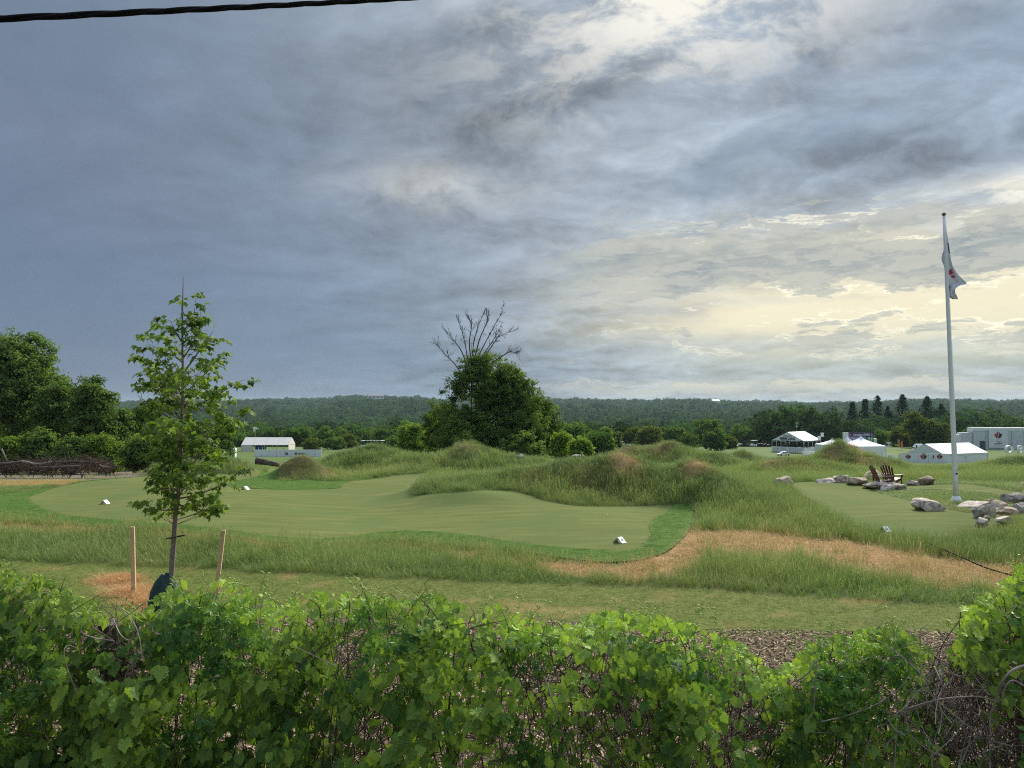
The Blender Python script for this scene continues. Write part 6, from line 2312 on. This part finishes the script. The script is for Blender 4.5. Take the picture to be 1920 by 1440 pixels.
cart(1413, 205, 'white roofed golf cart standing on the gravel lot', M['white_paint'], R(20))
cart(1427, 200, 'left of the two roofless dark carts right of the gravel lot', M['black'], R(10), False)
cart(1434, 199, 'right of the two roofless dark carts next to the lettered tent', M['black'], R(-15), False)
cart(1403, 208, 'dark roofless cart left of the white roofed golf cart', M['black'], R(40), False)
car(1468, 149, 'small white car parked in front of the lettered tent', M['white_paint'], R(8), sc_=.58)
car(1164, 205, 'white car between the round trees above the middle mounds', M['white_paint'], R(15))
car(1181, 208, 'smaller looking white car right of the one between the round trees', M['white_paint'], R(60), sc_=.7)
car(775, 128, 'white car left of the central tree beside the blue umbrella', M['white_paint'], R(10), sc_=.7)
car(793, 128, 'white car nearest the central tree on its left', M['white_paint'], R(-20), sc_=.8)
car(1110, 130, 'dark car mostly hidden by the dense round tree', M['black'], R(80), sc_=.8)
for i in range(6):
    c_ = cart(684 + i * 6.2, 160, ('leftmost', 'second from left', 'third from left', 'third from right', 'second from right', 'rightmost')[i] + ' white roofed cart in the row behind the left ridge', M['white_paint'], R(85), group='row of white carts behind the left ridge')
    c_.location.z += .45
g_ = ground_at(761, 122)
t = thing('patio_umbrella', 'closed blue umbrella standing left of the central tree', 'umbrella', g_)
b_ = MB(); b_.tube([(0, 0, 0), (0, 0, 2.5)], .03, 6); b_.build('pole', M['metal'], t)
b_ = MB(); b_.lathe([(.02, 2.6), (.10, 2.3), (.24, 1.5), (.30, .95), (.2, .9)], sides=10); b_.build('canopy', M['blue'], t)
# white sign on a mast above the cream tent
g_ = ground_at(479, 190)
t = thing('sign_mast', 'white angular sign on a thin mast above the cream tent', 'sign', g_)
zt = CAMZ - (800 - HZ) * px_m(190) - g_[2]
b_ = MB(); b_.tube([(0, 0, 0), (0, 0, zt)], .05, 6); b_.build('mast', M['metal'], t)
k1 = px_m(190)
b_ = MB(); b_.raw([(-3 * k1, -.06, zt - 9 * k1), (-1 * k1, -.06, zt - 9 * k1), (1 * k1, -.06, zt - 5 * k1), (7 * k1, -.06, zt - 4.6 * k1), (7 * k1, -.06, zt - 2.8 * k1), (3 * k1, -.06, zt - 2.8 * k1), (3 * k1, -.06, zt), (-4 * k1, -.06, zt)], Q=[(0, 1, 2, 7), (2, 5, 6, 7), (2, 3, 4, 5)]); b_.build('sign_face', M['tent_fabric'], t)
# flags and tall mast near the lettered tent
for px, top, lab in ((1538, 811, 'white banner flag on a pole right of the lettered tent'), (1532, 817, 'smaller white banner flag against the lettered tent eave')):
    g_ = ground_at(px, 160)
    t = thing('banner_flag', lab, 'flag', g_, 0, 'white banner flags')
    zt = CAMZ - (top - HZ) * px_m(160) - g_[2]
    b_ = MB(); b_.tube([(0, 0, 0), (0, 0, zt)], .03, 5); b_.build('pole', M['metal'], t)
    b_ = MB(); b_.box((.33, 0, zt - .45), (.62, .03, .85)); b_.build('flag_cloth', M['tent_fabric'], t)
g_ = ground_at(1493, 185)
t = thing('light_mast', 'thin mast with two white floodlights behind the lettered tent', 'mast', g_)
zt = CAMZ - (792 - HZ) * px_m(185) - g_[2]
b_ = MB(); b_.tube([(0, 0, 0), (0, 0, zt)], .03, 5); b_.build('pole', M['metal'], t)
for dz in (.1, 1.0):
    b_ = MB(); b_.box((.05, -.1, zt - dz), (.30, .15, .22)); b_.build('floodlight', M['white_paint'], t)

# houses on the far hills
def house(px, Y, w, h, label, wall, dz=0.0):
    g = ground_at(px, Y)
    t_ = thing('farm_house', label, 'house', (g[0], g[1], g[2] + dz), R(15), 'houses on the far hills')
    b = MB(); b.box((0, 0, h / 2), (w, w * .6, h)); b.build('wall', wall, t_)
    b = MB(); b.raw([(-w / 2 - .4, -w * .34, h), (w / 2 + .4, -w * .34, h), (w / 2 + .4, w * .34, h), (-w / 2 - .4, w * .34, h), (-w / 2, 0, h * 1.5), (w / 2, 0, h * 1.5)], T=[(0, 4, 3), (1, 2, 5)], Q=[(0, 1, 5, 4), (2, 3, 4, 5)]); b.build('roof', M['roof_grey'] if wall is not M['white_paint'] else M['tent_fabric'], t_)
    for i in range(4):
        b = MB(); b.box((-w * .36 + w * .24 * i, -w * .305, h * .55), (w * .1, .06, h * .35)); b.build('window', M['glass'], t_)


house(1341, 1830, 19, 7, 'white farmhouse on the far ridge right of centre', M['white_paint'], 12)
house(1362, 1840, 9, 5, 'small white barn beside the ridge farmhouse', M['white_paint'], 10)
house(704, 1640, 34, 7, 'long grey house among the trees of the left hill', M['scrim'], 16)

# ------------------------------------------------------------------ evening haze over the valley
hz_ = bpy.data.materials.new('haze')
hz_.use_nodes = True
nt_ = hz_.node_tree
nt_.nodes.clear()
ou = nt_.nodes.new('ShaderNodeOutputMaterial')
pv = nt_.nodes.new('ShaderNodeVolumePrincipled')
pv.inputs['Color'].default_value = (0.66, 0.84, 1.0, 1)
pv.inputs['Density'].default_value = 0.000065
pv.inputs['Anisotropy'].default_value = 0.2
nt_.links.new(pv.outputs[0], ou.inputs['Volume'])
b_ = MB()
gx = np.array([v for v in (XX.min(), XX.max())])
zmin, zmax = float(ZZ.min()) - 6, float(ZZ.max()) + 30
b_.box((0, (YY.min() + YY.max()) / 2, (zmin + zmax) / 2), (gx[1] - gx[0] + 20, YY.max() - YY.min() + 20, zmax - zmin))
o = b_.build('haze', hz_)
tag(o, 'thin blue haze lying over the valley', kind='stuff')
